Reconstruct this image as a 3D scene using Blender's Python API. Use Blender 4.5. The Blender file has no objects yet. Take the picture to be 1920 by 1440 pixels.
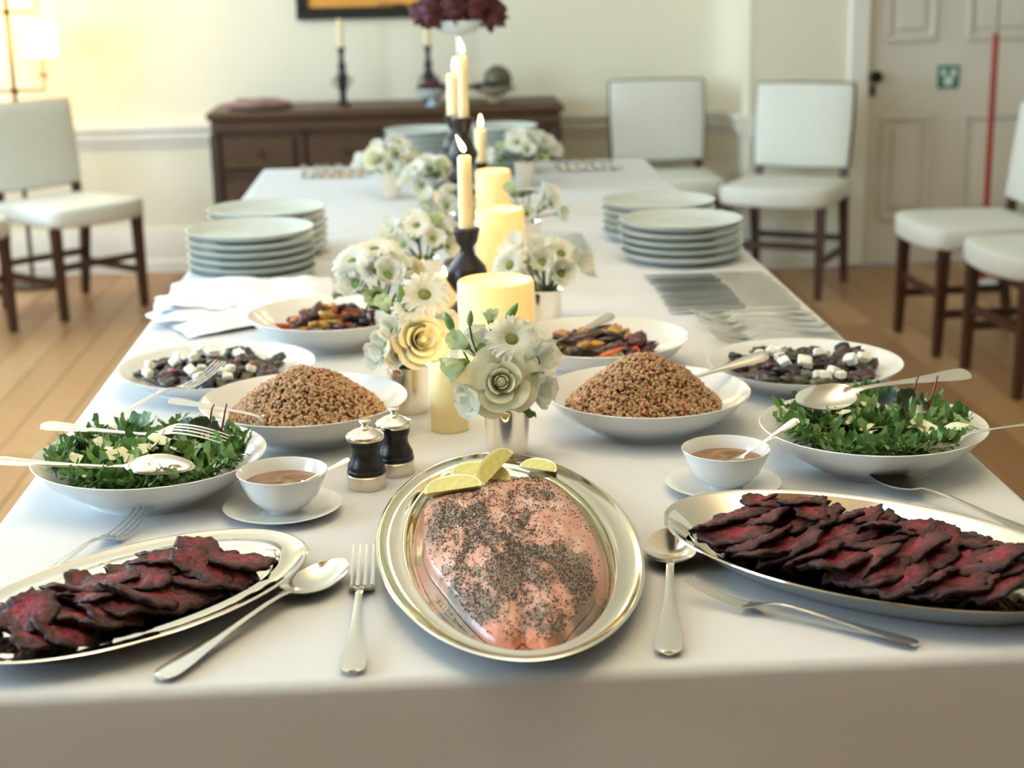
import bpy, math, random
from mathutils import Vector, Matrix, Quaternion, noise
random.seed(7)
SC = bpy.context.scene
COL = SC.collection
PI = math.pi
R = math.radians
T = 0.76            # height of the table top

# ------------------------------------------------------------------ camera
def setup_camera():
    yaw, pitch, roll = R(2.82543), R(14.95611), R(1.2)
    f = Vector((math.sin(yaw) * math.cos(pitch), math.cos(yaw) * math.cos(pitch), -math.sin(pitch)))
    r = Vector((math.cos(yaw), -math.sin(yaw), 0))
    u = r.cross(f)
    r2 = r * math.cos(roll) - u * math.sin(roll)
    u2 = u * math.cos(roll) + r * math.sin(roll)
    cd = bpy.data.cameras.new('camera')
    co = bpy.data.objects.new('camera', cd)
    COL.objects.link(co)
    m = Matrix((r2, u2, -f)).transposed().to_4x4()
    m.translation = Vector((-0.08407, 0, 1.38))
    co.matrix_world = m
    cd.sensor_width = 36
    cd.lens = 3000 / 1920 * 36
    cd.clip_start = 0.05
    cd.dof.use_dof = True
    cd.dof.focus_distance = 1.80
    cd.dof.aperture_fstop = 5.0
    SC.camera = co
setup_camera()

# ------------------------------------------------------------------ world, daylight, exposure
world = bpy.data.worlds.new('world')
SC.world = world
world.use_nodes = True
bg = world.node_tree.nodes['Background']
bg.inputs[0].default_value = (0.62, 0.80, 1.0, 1)
bg.inputs[1].default_value = 1.5
WINDOWS = [(0.5, 1.8), (2.8, 4.1), (5.1, 6.4)]      # y spans of the tall windows in the wall on the lamp side
for (y0, y1) in WINDOWS:
    ld = bpy.data.lights.new('window_daylight', 'AREA')
    ld.shape = 'RECTANGLE'
    ld.size, ld.size_y = y1 - y0 - .1, 1.75
    ld.energy = 88
    ld.color = (0.57, 0.79, 1.0)
    lo = bpy.data.objects.new('window_daylight', ld)
    COL.objects.link(lo)
    lo.matrix_world = Matrix.Translation((-3.18, (y0 + y1) / 2, 1.6)) @ Matrix.Rotation(-PI / 2, 4, 'Y') @ Matrix.Rotation(PI / 2, 4, 'Z')
ld = bpy.data.lights.new('added_ceiling_uplight', 'AREA')  # added warm uplight to brighten the ceiling, its source is invented
ld.shape = 'DISK'
ld.size = 0.5
ld.energy = 50
ld.color = (1.0, 0.85, 0.62)
ADDED_UPLIGHT = bpy.data.objects.new('added_ceiling_uplight', ld)
COL.objects.link(ADDED_UPLIGHT)
ADDED_UPLIGHT.location = (0.1, 1.6, 2.33)
ADDED_UPLIGHT.rotation_euler = (PI, 0, 0)
SC.cycles.max_bounces = 5
SC.cycles.diffuse_bounces = 3
SC.cycles.glossy_bounces = 3
SC.cycles.transmission_bounces = 3
SC.cycles.caustics_reflective = False
SC.cycles.caustics_refractive = False
SC.view_settings.view_transform = 'Standard'
SC.view_settings.look = 'None'
SC.view_settings.exposure = 0.32
SC.view_settings.gamma = 1
SC.view_settings.use_curve_mapping = False

# ------------------------------------------------------------------ materials
def lin(c):
    return tuple(((x / 255) / 12.92 if x / 255 <= .04045 else ((x / 255 + .055) / 1.055) ** 2.4) for x in c)

def mat(name, rgb, rough=.5, metal=0, var=0, vscale=30, bump=0, bscale=80, sss=0, sssr=(.02, .012, .006), coat=0,
        emit=0, emit_rgb=None, attr=False, spec=.5, stretch=None, trans=0, rgb2=None, sheen=0):
    m = bpy.data.materials.new(name)
    m.use_nodes = True
    nt = m.node_tree
    b = nt.nodes['Principled BSDF']
    c = lin(rgb)
    b.inputs['Base Color'].default_value = (*c, 1)
    b.inputs['Roughness'].default_value = rough
    b.inputs['Metallic'].default_value = metal
    b.inputs['Specular IOR Level'].default_value = spec
    if sss:
        b.inputs['Subsurface Weight'].default_value = sss
        b.inputs['Subsurface Radius'].default_value = sssr
        b.inputs['Subsurface Scale'].default_value = 1.0
    if coat:
        b.inputs['Coat Weight'].default_value = coat
        b.inputs['Coat Roughness'].default_value = .08
    if trans:
        b.inputs['Transmission Weight'].default_value = trans
    if sheen:
        b.inputs['Sheen Weight'].default_value = sheen
    if emit:
        b.inputs['Emission Color'].default_value = (*lin(emit_rgb or rgb), 1)
        b.inputs['Emission Strength'].default_value = emit
    tc = nt.nodes.new('ShaderNodeTexCoord')
    src = tc.outputs['Object']
    if stretch:
        mp = nt.nodes.new('ShaderNodeMapping')
        mp.inputs['Scale'].default_value = stretch
        nt.links.new(src, mp.inputs[0])
        src = mp.outputs[0]
    colout = None
    if attr:
        a = nt.nodes.new('ShaderNodeAttribute')
        a.attribute_name = 'tint'
        colout = a.outputs['Color']
    if var or rgb2:
        n = nt.nodes.new('ShaderNodeTexNoise')
        n.inputs['Scale'].default_value = vscale
        n.inputs['Detail'].default_value = 3
        nt.links.new(src, n.inputs['Vector'])
        rp = nt.nodes.new('ShaderNodeValToRGB')
        rp.color_ramp.elements[0].position = .32
        rp.color_ramp.elements[1].position = .68
        nt.links.new(n.outputs['Fac'], rp.inputs[0])
        if attr:
            k0, k1 = 1 - var, 1 + var
            rp.color_ramp.elements[0].color = (k0 / 2, k0 / 2, k0 / 2, 1)
            rp.color_ramp.elements[1].color = (k1 / 2, k1 / 2, k1 / 2, 1)
            sc_ = nt.nodes.new('ShaderNodeVectorMath')
            sc_.operation = 'MULTIPLY'
            nt.links.new(colout, sc_.inputs[0])
            nt.links.new(rp.outputs[0], sc_.inputs[1])
            s2 = nt.nodes.new('ShaderNodeVectorMath')
            s2.operation = 'SCALE'
            s2.inputs['Scale'].default_value = 2.0
            nt.links.new(sc_.outputs[0], s2.inputs[0])
            colout = s2.outputs[0]
        else:
            if rgb2:
                ca, cb = c, lin(rgb2)
            else:
                ca, cb = tuple(x * (1 - var) for x in c), tuple(min(1, x * (1 + var)) for x in c)
            rp.color_ramp.elements[0].color = (*ca, 1)
            rp.color_ramp.elements[1].color = (*cb, 1)
            colout = rp.outputs[0]
    if colout is not None:
        nt.links.new(colout, b.inputs['Base Color'])
    if bump:
        n2 = nt.nodes.new('ShaderNodeTexNoise')
        n2.inputs['Scale'].default_value = bscale
        n2.inputs['Detail'].default_value = 3
        nt.links.new(src, n2.inputs['Vector'])
        bp = nt.nodes.new('ShaderNodeBump')
        bp.inputs['Strength'].default_value = bump
        bp.inputs['Distance'].default_value = .002
        nt.links.new(n2.outputs['Fac'], bp.inputs['Height'])
        nt.links.new(bp.outputs[0], b.inputs['Normal'])
    return m

def thin(m, w):
    # light shines through thin petals and leaves
    nt = m.node_tree
    b = nt.nodes['Principled BSDF']
    out = nt.nodes['Material Output']
    tr = nt.nodes.new('ShaderNodeBsdfTranslucent')
    mx = nt.nodes.new('ShaderNodeMixShader')
    mx.inputs[0].default_value = w
    if b.inputs['Base Color'].links:
        nt.links.new(b.inputs['Base Color'].links[0].from_socket, tr.inputs[0])
    nt.links.new(b.outputs[0], mx.inputs[1])
    nt.links.new(tr.outputs[0], mx.inputs[2])
    nt.links.new(mx.outputs[0], out.inputs[0])

M_ = {}
def defmats():
    D = M_
    D['wall'] = mat('wall_paint', (244, 235, 208), .75, var=.015, vscale=3)
    D['wallf'] = mat('light_dimming_tan_paint', (176, 140, 98), .75, var=.02, vscale=3)  # invented dark tan for the unseen front wall, dims light from behind camera
    D['ceil'] = mat('ceiling_paint', (246, 240, 224), .85, var=.01)
    D['trim'] = mat('trim_paint', (243, 236, 220), .45, var=.01)
    D['door'] = mat('door_paint', (226, 216, 198), .45, var=.02, vscale=4)
    D['floor0'] = mat('oak_plank', (172, 130, 86), .38, var=.10, vscale=9, stretch=(14, 1, 1), bump=.1, bscale=30)
    D['floor1'] = mat('oak_plank_dark', (160, 118, 76), .38, var=.10, vscale=9, stretch=(14, 1, 1), bump=.1, bscale=30)
    D['floor2'] = mat('oak_plank_pale', (182, 142, 98), .38, var=.10, vscale=9, stretch=(14, 1, 1), bump=.1, bscale=30)
    D['cloth'] = mat('white_table_linen', (216, 216, 215), .85, var=.012, vscale=400, bump=.12, bscale=900, sheen=.1)
    D['napkin'] = mat('white_napkin_linen', (236, 236, 238), .85, var=.01, vscale=300, bump=.12, bscale=700)
    D['porc'] = mat('white_porcelain', (232, 232, 228), .16, var=.006, vscale=8, coat=.3)
    D['plate'] = mat('celadon_white_porcelain', (196, 204, 198), .18, var=.01, vscale=8, coat=.2)
    D['silver'] = mat('polished_silver', (250, 242, 226), .07, metal=1, var=.02, vscale=12)
    D['silver2'] = mat('silver_cutlery', (244, 240, 230), .12, metal=1, var=.02, vscale=60)
    D['steel'] = mat('knife_steel', (150, 156, 158), .22, metal=1, var=.04, vscale=60)
    D['bsilver'] = mat('brushed_silver', (222, 212, 194), .28, metal=1, var=.05, vscale=90)
    D['blackwood'] = mat('black_wood', (26, 22, 21), .35, var=.2, vscale=60, bump=.1)
    D['blackiron'] = mat('black_iron', (22, 24, 26), .42, var=.2, vscale=50, bump=.3, bscale=120)
    D['wax'] = mat('ivory_wax', (240, 222, 178), .5, sss=.6, sssr=(.03, .016, .006), var=.02, vscale=30)
    D['waxlit'] = mat('glowing_pillar_wax', (246, 220, 160), .5, var=.02, vscale=14, emit=.42, emit_rgb=(255, 190, 100))  # even emission stands in for flame light shining through the wax
    D['waxdim'] = mat('half_lit_pillar_wax', (238, 222, 164), .5, var=.02, vscale=14, emit=.10, emit_rgb=(255, 200, 110))  # weaker emission, the small flame's glow put into the wax
    D['flame'] = mat('candle_flame', (255, 214, 140), .5, emit=14, emit_rgb=(255, 216, 150))
    D['wick'] = mat('wick', (40, 30, 24), .9, var=.2)
    D['lamp'] = mat('lit_lamp_glass', (255, 244, 220), .5, emit=8.5, emit_rgb=(255, 204, 120))
    D['bronze'] = mat('bronze_metal', (84, 66, 44), .4, metal=.8, var=.1)
    D['dwood'] = mat('dark_chair_wood', (70, 40, 26), .4, var=.2, vscale=18, stretch=(6, 6, 1), bump=.1)
    D['leather'] = mat('white_leather', (228, 226, 212), .5, var=.02, vscale=40, bump=.12, bscale=220)
    D['oak'] = mat('aged_dark_oak', (80, 56, 34), .45, var=.25, vscale=14, stretch=(1, 6, 6), bump=.2)
    D['oakd'] = mat('darker_carved_oak', (66, 45, 28), .5, var=.25, vscale=14, bump=.25)
    D['iron'] = mat('dark_door_iron', (40, 34, 26), .4, metal=.7, var=.1)
    D['green'] = mat('sign_green', (60, 122, 100), .4, var=.02)
    D['white'] = mat('sign_white', (226, 236, 228), .5, var=.01)
    D['red'] = mat('red_lacquer', (158, 52, 26), .35, var=.1, vscale=20)
    D['greymetal'] = mat('grey_metal', (150, 142, 124), .35, metal=.7, var=.05)
    D['frame'] = mat('black_frame', (20, 20, 18), .4, var=.1)
    D['paint'] = mat('orange_painting', (226, 150, 54), .6, rgb2=(240, 186, 92), vscale=6)
    D['paintd'] = mat('dark_painting_spots', (120, 72, 24), .6, var=.2)
    D['maroon'] = mat('dark_red_petals', (74, 20, 28), .55, var=.3, vscale=40)
    D['glass'] = mat('pale_glass', (206, 222, 228), .08, var=.01, spec=.8, coat=.4)
    D['olive'] = mat('dark_olive_ball', (90, 82, 60), .4, var=.3, vscale=30, bump=.3)
    D['mauve'] = mat('mauve_cloth', (150, 118, 112), .9, var=.08, vscale=20)
    D['cream'] = mat('cream_ceramic', (206, 190, 160), .3, var=.05)
    D['beef'] = mat('roast_beef', (110, 45, 50), .42, attr=True, var=.35, vscale=160, bump=.9, bscale=170, spec=.25)
    D['salmon'] = mat('salmon_flesh', (232, 158, 132), .3, attr=True, var=.10, vscale=120, bump=.45, bscale=240, coat=.35)
    D['seed'] = mat('mustard_seeds', (86, 60, 46), .3, var=.4, vscale=300, coat=.3)
    D['lemon'] = mat('lemon_flesh', (216, 210, 128), .3, var=.10, vscale=160, bump=.4, bscale=260)
    D['rind'] = mat('lemon_rind', (204, 184, 60), .4, var=.05, vscale=150, bump=.3, bscale=500)
    D['pith'] = mat('lemon_pith', (238, 236, 190), .5, var=.03)
    D['grain'] = mat('pearl_grain', (162, 118, 78), .42, rgb2=(206, 168, 122), vscale=140, coat=.15)
    D['grainb'] = mat('grain_heap_base', (120, 82, 52), .6, var=.25, vscale=160, bump=.6, bscale=200)
    D['pepper'] = mat('red_pepper_bits', (160, 56, 36), .35, var=.3, vscale=200, coat=.3)
    D['herb'] = mat('chopped_green_herbs', (84, 84, 48), .6, var=.3, vscale=200)
    for i, c in enumerate([(104, 140, 66), (124, 160, 84), (84, 122, 58), (150, 178, 114)]):
        D['leaf%d' % i] = mat('rocket_leaf_green', c, .42, var=.18, vscale=80, sss=.0, bump=.2, bscale=200)
    D['darkleaf'] = mat('dark_salad_leaf', (44, 62, 34), .45, var=.25, vscale=70, bump=.3)
    D['stemred'] = mat('red_leaf_stem', (128, 22, 44), .4, var=.1)
    D['cheese'] = mat('pale_cheese', (226, 222, 184), .5, var=.04, vscale=90, bump=.15)
    D['feta'] = mat('white_feta', (238, 234, 220), .6, var=.03, vscale=120, bump=.35, bscale=160)
    for k, c in dict(v_black=(34, 26, 30), v_brown=(74, 54, 38), v_olive=(82, 76, 42), v_purple=(62, 26, 38), v_orange=(190, 98, 34),
                     v_yellow=(186, 138, 54), v_carrot=(188, 84, 40), v_wine=(88, 28, 40), v_pink=(190, 96, 86)).items():
        D[k] = mat('roasted_' + k[2:], c, .36, var=.3, vscale=90, bump=.4, bscale=140, coat=.25)
    D['mustard'] = mat('mustard_sauce', (146, 106, 58), .3, rgb2=(122, 86, 44), vscale=60, bump=.25, bscale=50, coat=.2)
    D['petal'] = mat('white_petal', (232, 234, 216), .65, spec=.15, rgb2=(242, 241, 230), vscale=40)
    D['cpetal'] = mat('cream_rose_petal', (240, 236, 200), .7, spec=.12, rgb2=(240, 238, 214), vscale=30)
    D['gpetal'] = mat('green_tinged_petal', (188, 208, 150), .55, rgb2=(220, 228, 200), vscale=40)
    D['bud'] = mat('green_bud', (112, 146, 70), .5, var=.15, vscale=60)
    D['disc'] = mat('green_flower_disc', (118, 130, 66), .7, var=.3, vscale=400, bump=.8, bscale=500)
    D['fleaf'] = mat('flower_leaf', (74, 104, 50), .5, var=.2, vscale=50)
    for k, w in (('petal', .35), ('cpetal', .35), ('gpetal', .3), ('fleaf', .2), ('leaf0', .25), ('leaf1', .25), ('leaf2', .25), ('leaf3', .25)):
        thin(D[k], w)
    D['stem'] = mat('flower_stem', (62, 86, 44), .5, var=.15)
defmats()

# ------------------------------------------------------------------ mesh helpers
def mesh(name, V, F, m=None, sharp=40, mats=None, fm=None):
    me = bpy.data.meshes.new(name)
    me.from_pydata([tuple(v) for v in V], [], F)
    if mats:
        for k in mats:
            me.materials.append(M_[k])
        if fm:
            me.polygons.foreach_set('material_index', fm)
    elif m:
        me.materials.append(M_[m] if isinstance(m, str) else m)
    me.polygons.foreach_set('use_smooth', [True] * len(me.polygons))
    me.update()
    if sharp:
        me.set_sharp_from_angle(angle=R(sharp))
    return me

def tint(me, cols):
    a = me.color_attributes.new('tint', 'FLOAT_COLOR', 'POINT')
    a.data.foreach_set('color', [x for c in cols for x in (*c, 1.0)])

class MB:
    def __init__(s):
        s.V, s.F = [], []
    def add(s, V, F, mtx=None):
        o = len(s.V)
        s.V += [tuple(mtx @ Vector(v)) if mtx else tuple(v) for v in V]
        s.F += [tuple(i + o for i in f) for f in F]
        return s
    def box(s, x0, x1, y0, y1, z0, z1, mtx=None, bev=0):
        if bev:
            b = bev
            pts = []
            V, F = rbox(x0, x1, y0, y1, z0, z1, b)
            return s.add(V, F, mtx)
        V = [(x0, y0, z0), (x1, y0, z0), (x1, y1, z0), (x0, y1, z0), (x0, y0, z1), (x1, y0, z1), (x1, y1, z1), (x0, y1, z1)]
        F = [(0, 3, 2, 1), (4, 5, 6, 7), (0, 1, 5, 4), (1, 2, 6, 5), (2, 3, 7, 6), (3, 0, 4, 7)]
        return s.add(V, F, mtx)
    def tube(s, pts, rad, n=10, cap=True):
        V, F = tube(pts, rad, n, cap)
        return s.add(V, F)
    def lathe(s, prof, n=32, mtx=None):
        V, F = lathe(prof, n)
        return s.add(V, F, mtx)
    def mesh(s, name, m, sharp=40):
        return mesh(name, s.V, s.F, m, sharp)

def rbox(x0, x1, y0, y1, z0, z1, b):
    # box with chamfered vertical and horizontal edges: stacked rounded-rectangle rings
    def ring(i, z):
        X0, X1, Y0, Y1 = x0 + i, x1 - i, y0 + i, y1 - i
        q = b
        return [(X0 + q, Y0, z), (X1 - q, Y0, z), (X1, Y0 + q, z), (X1, Y1 - q, z), (X1 - q, Y1, z), (X0 + q, Y1, z), (X0, Y1 - q, z), (X0, Y0 + q, z)]
    V = ring(b, z0) + ring(0, z0 + b) + ring(0, z1 - b) + ring(b, z1)
    F = [tuple(range(7, -1, -1)), tuple(range(24, 32))]
    for k in range(3):
        for j in range(8):
            a, c = k * 8 + j, k * 8 + (j + 1) % 8
            F.append((a, c, c + 8, a + 8))
    return V, F

def lathe(prof, n=48):
    V, F, rows = [], [], []
    for (r, z) in prof:
        if r < 1e-6:
            rows.append([len(V)])
            V.append((0, 0, z))
        else:
            rows.append(list(range(len(V), len(V) + n)))
            V += [(r * math.cos(2 * PI * i / n), r * math.sin(2 * PI * i / n), z) for i in range(n)]
    for a, b in zip(rows, rows[1:]):
        for i in range(n):
            j = (i + 1) % n
            if len(a) == 1 and len(b) == 1:
                continue
            if len(a) == 1:
                F.append((a[0], b[j], b[i])[::-1])
            elif len(b) == 1:
                F.append((a[i], a[j], b[0]))
            else:
                F.append((a[i], a[j], b[j], b[i]))
    return V, F

def oval(a, b, prof, n=96):
    # prof: (inset from the outer edge, z); ends with a centre fan
    V, F = [], []
    for (w, z) in prof:
        for i in range(n):
            t = 2 * PI * i / n
            V.append(((a - w) * math.cos(t), (b - w) * math.sin(t), z))
    for k in range(len(prof) - 1):
        for i in range(n):
            j = (i + 1) % n
            F.append((k * n + i, k * n + j, (k + 1) * n + j, (k + 1) * n + i))
    for k, rev in ((0, True), (len(prof) - 1, False)):
        c = len(V)
        V.append((0, 0, prof[k][1]))
        for i in range(n):
            j = (i + 1) % n
            F.append((k * n + j, k * n + i, c) if rev else (k * n + i, k * n + j, c))
    return V, F

def tube(pts, rad, n=10, cap=True):
    P = [Vector(p) for p in pts]
    rs = rad if isinstance(rad, (list, tuple)) else [rad] * len(P)
    V, F = [], []
    ref = None
    for i, p in enumerate(P):
        d = (P[min(i + 1, len(P) - 1)] - P[max(i - 1, 0)]).normalized()
        if ref is None:
            ref = Vector((0, 0, 1)) if abs(d.z) < .9 else Vector((1, 0, 0))
        x = (ref - d * ref.dot(d)).normalized()
        y = d.cross(x)
        ref = x
        for k in range(n):
            a = 2 * PI * k / n
            V.append(p + (x * math.cos(a) + y * math.sin(a)) * rs[i])
    for i in range(len(P) - 1):
        for k in range(n):
            j = (k + 1) % n
            F.append((i * n + k, i * n + j, (i + 1) * n + j, (i + 1) * n + k))
    if cap:
        F.append(tuple(range(n - 1, -1, -1)))
        F.append(tuple(range((len(P) - 1) * n, len(P) * n)))
    return V, F

def strip(st, nu=8):
    # closed strip along +Y; stations: (y, z, half width, dish, thickness[, x offset])
    V, F = [], []
    n = nu + 1
    for s in st:
        y, z, hw, dish, th = s[:5]
        xo = s[5] if len(s) > 5 else 0
        for side in (0, 1):
            for i in range(n):
                u = -1 + 2 * i / nu
                zt = z - dish * (1 - u * u)
                if side:
                    zt -= th * (1 - .75 * u * u)
                else:
                    zt += th * .25 * (1 - u * u)
                V.append((xo + hw * u, y, zt))
    W = 2 * n
    for k in range(len(st) - 1):
        a, b = k * W, (k + 1) * W
        for i in range(nu):
            F.append((a + i, a + i + 1, b + i + 1, b + i))
            F.append((a + n + i + 1, a + n + i, b + n + i, b + n + i + 1))
        F.append((a + n, a, b, b + n))
        F.append((a + nu, a + n + nu, b + n + nu, b + nu))
    for k in (0, len(st) - 1):
        a = k * W
        loop = list(range(a, a + n)) + list(range(a + n + nu, a + n - 1, -1))
        F.append(tuple(loop) if k else tuple(loop[::-1]))
    return V, F

def blob(rx, ry, rz, amp=.2, freq=2.5, seed=0, n=8, m=6):
    V, F = [(0, 0, -rz)], []
    for j in range(1, m):
        ph = -PI / 2 + PI * j / m
        for i in range(n):
            t = 2 * PI * i / n
            d = Vector((math.cos(ph) * math.cos(t), math.cos(ph) * math.sin(t), math.sin(ph)))
            k = 1 + amp * noise.noise(d * freq + Vector((seed * 7.3, seed * 3.1, seed * 1.7)))
            V.append((d.x * rx * k, d.y * ry * k, d.z * rz * k))
    V.append((0, 0, rz))
    for i in range(n):
        j = (i + 1) % n
        F.append((0, 1 + j, 1 + i))
        F.append((len(V) - 1, 1 + (m - 2) * n + i, 1 + (m - 2) * n + j))
        for k in range(m - 2):
            a = 1 + k * n
            F.append((a + i, a + j, a + n + j, a + n + i))
    return V, F

# ------------------------------------------------------------------ object helpers
def link(name, data, parent=None, loc=None, rot=None, scale=None, mtx=None):
    o = bpy.data.objects.new(name, data)
    COL.objects.link(o)
    if parent:
        o.parent = parent
    if mtx is not None:
        o.matrix_local = mtx
    if loc is not None:
        o.location = loc
    if rot is not None:
        o.rotation_euler = rot
    if scale is not None:
        o.scale = scale if isinstance(scale, (tuple, list)) else (scale,) * 3
    return o

def tag(o, label, cat, group=None, kind=None):
    o['label'] = label
    o['category'] = cat
    if group:
        o['group'] = group
    if kind:
        o['kind'] = kind
    return o

def thing(name, label, cat, loc=(0, 0, 0), rot=None, group=None, mtx=None):
    return tag(link(name, None, loc=None if mtx is not None else loc, rot=rot, mtx=mtx), label, cat, group)

def struct(name, data, parent=None, **k):
    o = link(name, data, parent, **k)
    o['kind'] = 'structure'
    return o

def copy_tree(o, parent=None):
    c = o.copy()
    COL.objects.link(c)
    c.parent = parent
    for ch in list(o.children):
        copy_tree(ch, c)
    return c

def sc_mtx(loc, d, up=(0, 0, 1), scale=1):
    # local +Z along d
    q = Vector(d).to_track_quat('Z', 'Y')
    return Matrix.Translation(loc) @ q.to_matrix().to_4x4() @ Matrix.Scale(scale, 4)

ORD = ['topmost', 'second', 'third', 'fourth', 'fifth', 'sixth', 'seventh', 'eighth', 'ninth']

# ================================================================== THE SETTING
def sweep(path, prof, name, m):
    P = [Vector(p) for p in path]
    V, F = [], []
    n = len(prof)
    for i, p in enumerate(P):
        d0 = (P[i] - P[i - 1]).normalized() if i else (P[1] - P[0]).normalized()
        d1 = (P[i + 1] - P[i]).normalized() if i < len(P) - 1 else d0
        n0, n1 = Vector((d0.y, -d0.x)), Vector((d1.y, -d1.x))
        nn = (n0 + n1).normalized()
        nn = nn / max(.3, nn.dot(n0))
        for (o, z) in prof:
            V.append((p.x + nn.x * o, p.y + nn.y * o, z))
    for i in range(len(P) - 1):
        for k in range(n):
            j = (k + 1) % n
            F.append((i * n + k, (i + 1) * n + k, (i + 1) * n + j, i * n + j))
    F.append(tuple(range(n)))
    F.append(tuple(range(len(P) * n - 1, (len(P) - 1) * n - 1, -1)))
    return mesh(name, V, F, m, 30)

def build_room():
    mb = MB().box(-3.0, 3.2, -2.5, 7.45, -.05, -.012)
    fl = struct('floor', mb.mesh('floor', 'oakd'))
    # oak boards laid along the room, each its own piece
    bw = .135
    datas = []
    for mi in range(3):
        V, F = rbox(-bw / 2 + .001, bw / 2 - .001, -.999, .999, -.012, 0, .0015)
        datas.append(mesh('plank', V, F, 'floor%d' % mi, 30))
    rnd = random.Random(3)
    nx = int(6.2 / bw)
    for i in range(nx):
        y = -2.5 + rnd.uniform(0, 1.6)
        if y > -2.4:
            link('plank', datas[rnd.randrange(3)], fl, loc=(-3 + bw * (i + .5), (-2.5 + y) / 2, 0), scale=(1, (y + 2.5) / 2, 1))
        while y < 7.44:
            y1 = min(y + 2.0, 7.44)
            link('plank', datas[rnd.randrange(3)], fl, loc=(-3 + bw * (i + .5), (y + y1) / 2, 0), scale=(1, (y1 - y) / 2, 1))
            y = y1
    struct('ceiling', MB().box(-3.2, 3.4, -2.7, 7.6, 2.8, 2.95).mesh('ceiling', 'ceil'))
    # far wall: flat, then coved forward to the projecting bay with the door
    arc = [(1.18 + .15 * math.sin(a), 7.25 + .15 * math.cos(a)) for a in [R(x) for x in range(0, 91, 10)]]
    path = [(-3.0, 7.4)] + arc + [(1.33, 7.05)]
    pts = path + [(1.33 + .02, 7.05), (1.35, 7.62), (-3.2, 7.62), (-3.2, 7.4)]
    n = len(pts)
    V = [(x, y, 0) for x, y in pts] + [(x, y, 2.8) for x, y in pts]
    F = [(i, (i + 1) % n, (i + 1) % n + n, i + n) for i in range(n)] + [tuple(range(n))[::-1], tuple(range(n, 2 * n))]
    struct('wall_back', mesh('wall_back', V, F, 'wall', 30))
    wd = MB().box(1.352, 1.80, 7.05, 7.25, 0, 2.8).box(2.76, 3.2, 7.05, 7.25, 0, 2.8).box(1.80, 2.76, 7.05, 7.25, 2.1, 2.8)
    struct('wall_door', wd.mesh('wall_door', 'wall'))
    struct('wall_right', MB().box(3.2, 3.4, -2.7, 7.6, 0, 2.8).mesh('wall_right', 'wall'))
    struct('wall_front', MB().box(-3.2, 3.4, -2.7, -2.5, 0, 2.8).mesh('wall_front', 'wallf'))
    wl = MB().box(-3.2, -3.0, -2.5, 7.6, 0, .62).box(-3.2, -3.0, -2.5, 7.6, 2.52, 2.8)
    ys = [-2.5] + [v for w in WINDOWS for v in w] + [7.6]
    for a, b in zip(ys[::2], ys[1::2]):
        wl.box(-3.2, -3.0, a, b, .62, 2.52)
    struct('wall_left', wl.mesh('wall_left', 'wall'))
    gl = bpy.data.materials.new('window_glass')
    gl.use_nodes = True
    nt = gl.node_tree
    nt.nodes.clear()
    out = nt.nodes.new('ShaderNodeOutputMaterial')
    mx = nt.nodes.new('ShaderNodeMixShader')
    mx.inputs[0].default_value = .06
    tr, gs = nt.nodes.new('ShaderNodeBsdfTransparent'), nt.nodes.new('ShaderNodeBsdfGlossy')
    gs.inputs['Roughness'].default_value = .02
    nt.links.new(tr.outputs[0], mx.inputs[1])
    nt.links.new(gs.outputs[0], mx.inputs[2])
    nt.links.new(mx.outputs[0], out.inputs[0])
    for k, (y0, y1) in enumerate(WINDOWS):
        w = MB()
        w.box(-3.14, -3.06, y0, y0 + .05, .62, 2.52).box(-3.14, -3.06, y1 - .05, y1, .62, 2.52)
        w.box(-3.14, -3.06, y0, y1, .62, .68).box(-3.14, -3.06, y0, y1, 2.46, 2.52).box(-3.14, -3.06, y0, y1, 1.54, 1.60)
        wo = struct('window_%d' % (k + 1), w.mesh('window', 'trim'))
        for q in range(1, 3):
            yy = y0 + (y1 - y0) * q / 3
            link('glazing_bar', MB().box(-3.115, -3.085, yy - .012, yy + .012, .68, 2.46).mesh('bar', 'trim'), wo)
        for q in range(3):
            a, b = y0 + (y1 - y0) * q / 3 + .014, y0 + (y1 - y0) * (q + 1) / 3 - .014
            for z0, z1 in ((.685, 1.535), (1.605, 2.455)):
                link('pane', MB().box(-3.102, -3.098, a, b, z0, z1).mesh('pane', gl), wo)
    # dado rail and baseboard follow the wall
    rail = [(0, .575), (.012, .578), (.016, .60), (.03, .612), (.03, .640), (.045, .655), (.045, .676), (0, .68)]
    struct('trim_1', sweep(path, rail, 'dado_rail', 'trim'))
    struct('trim_2', sweep([(1.352, 7.05), (1.765, 7.05)], rail, 'dado_rail', 'trim'))
    base = [(0, 0), (.034, 0), (.034, .05), (.024, .06), (.024, .155), (.014, .18), (.010, .202), (0, .205)]
    struct('baseboard_back', sweep(path, base, 'baseboard', 'trim'))
    struct('baseboard_door', sweep([(1.352, 7.05), (1.765, 7.05)], base, 'baseboard', 'trim'))
    # door casing and panelled door
    cs = MB()
    for a, b in ((1.765, 1.855), (2.705, 2.795)):
        cs.box(a, b, 7.015, 7.08, 0, 2.16, bev=.008)
    cs.box(1.765, 2.795, 7.015, 7.08, 2.06, 2.16, bev=.008)
    struct('trim_3', cs.mesh('door_casing', 'trim'))
    d = struct('door_1', MB().box(1.858, 2.702, 7.06, 7.10, .006, 2.055).mesh('door', 'door'))
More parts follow.
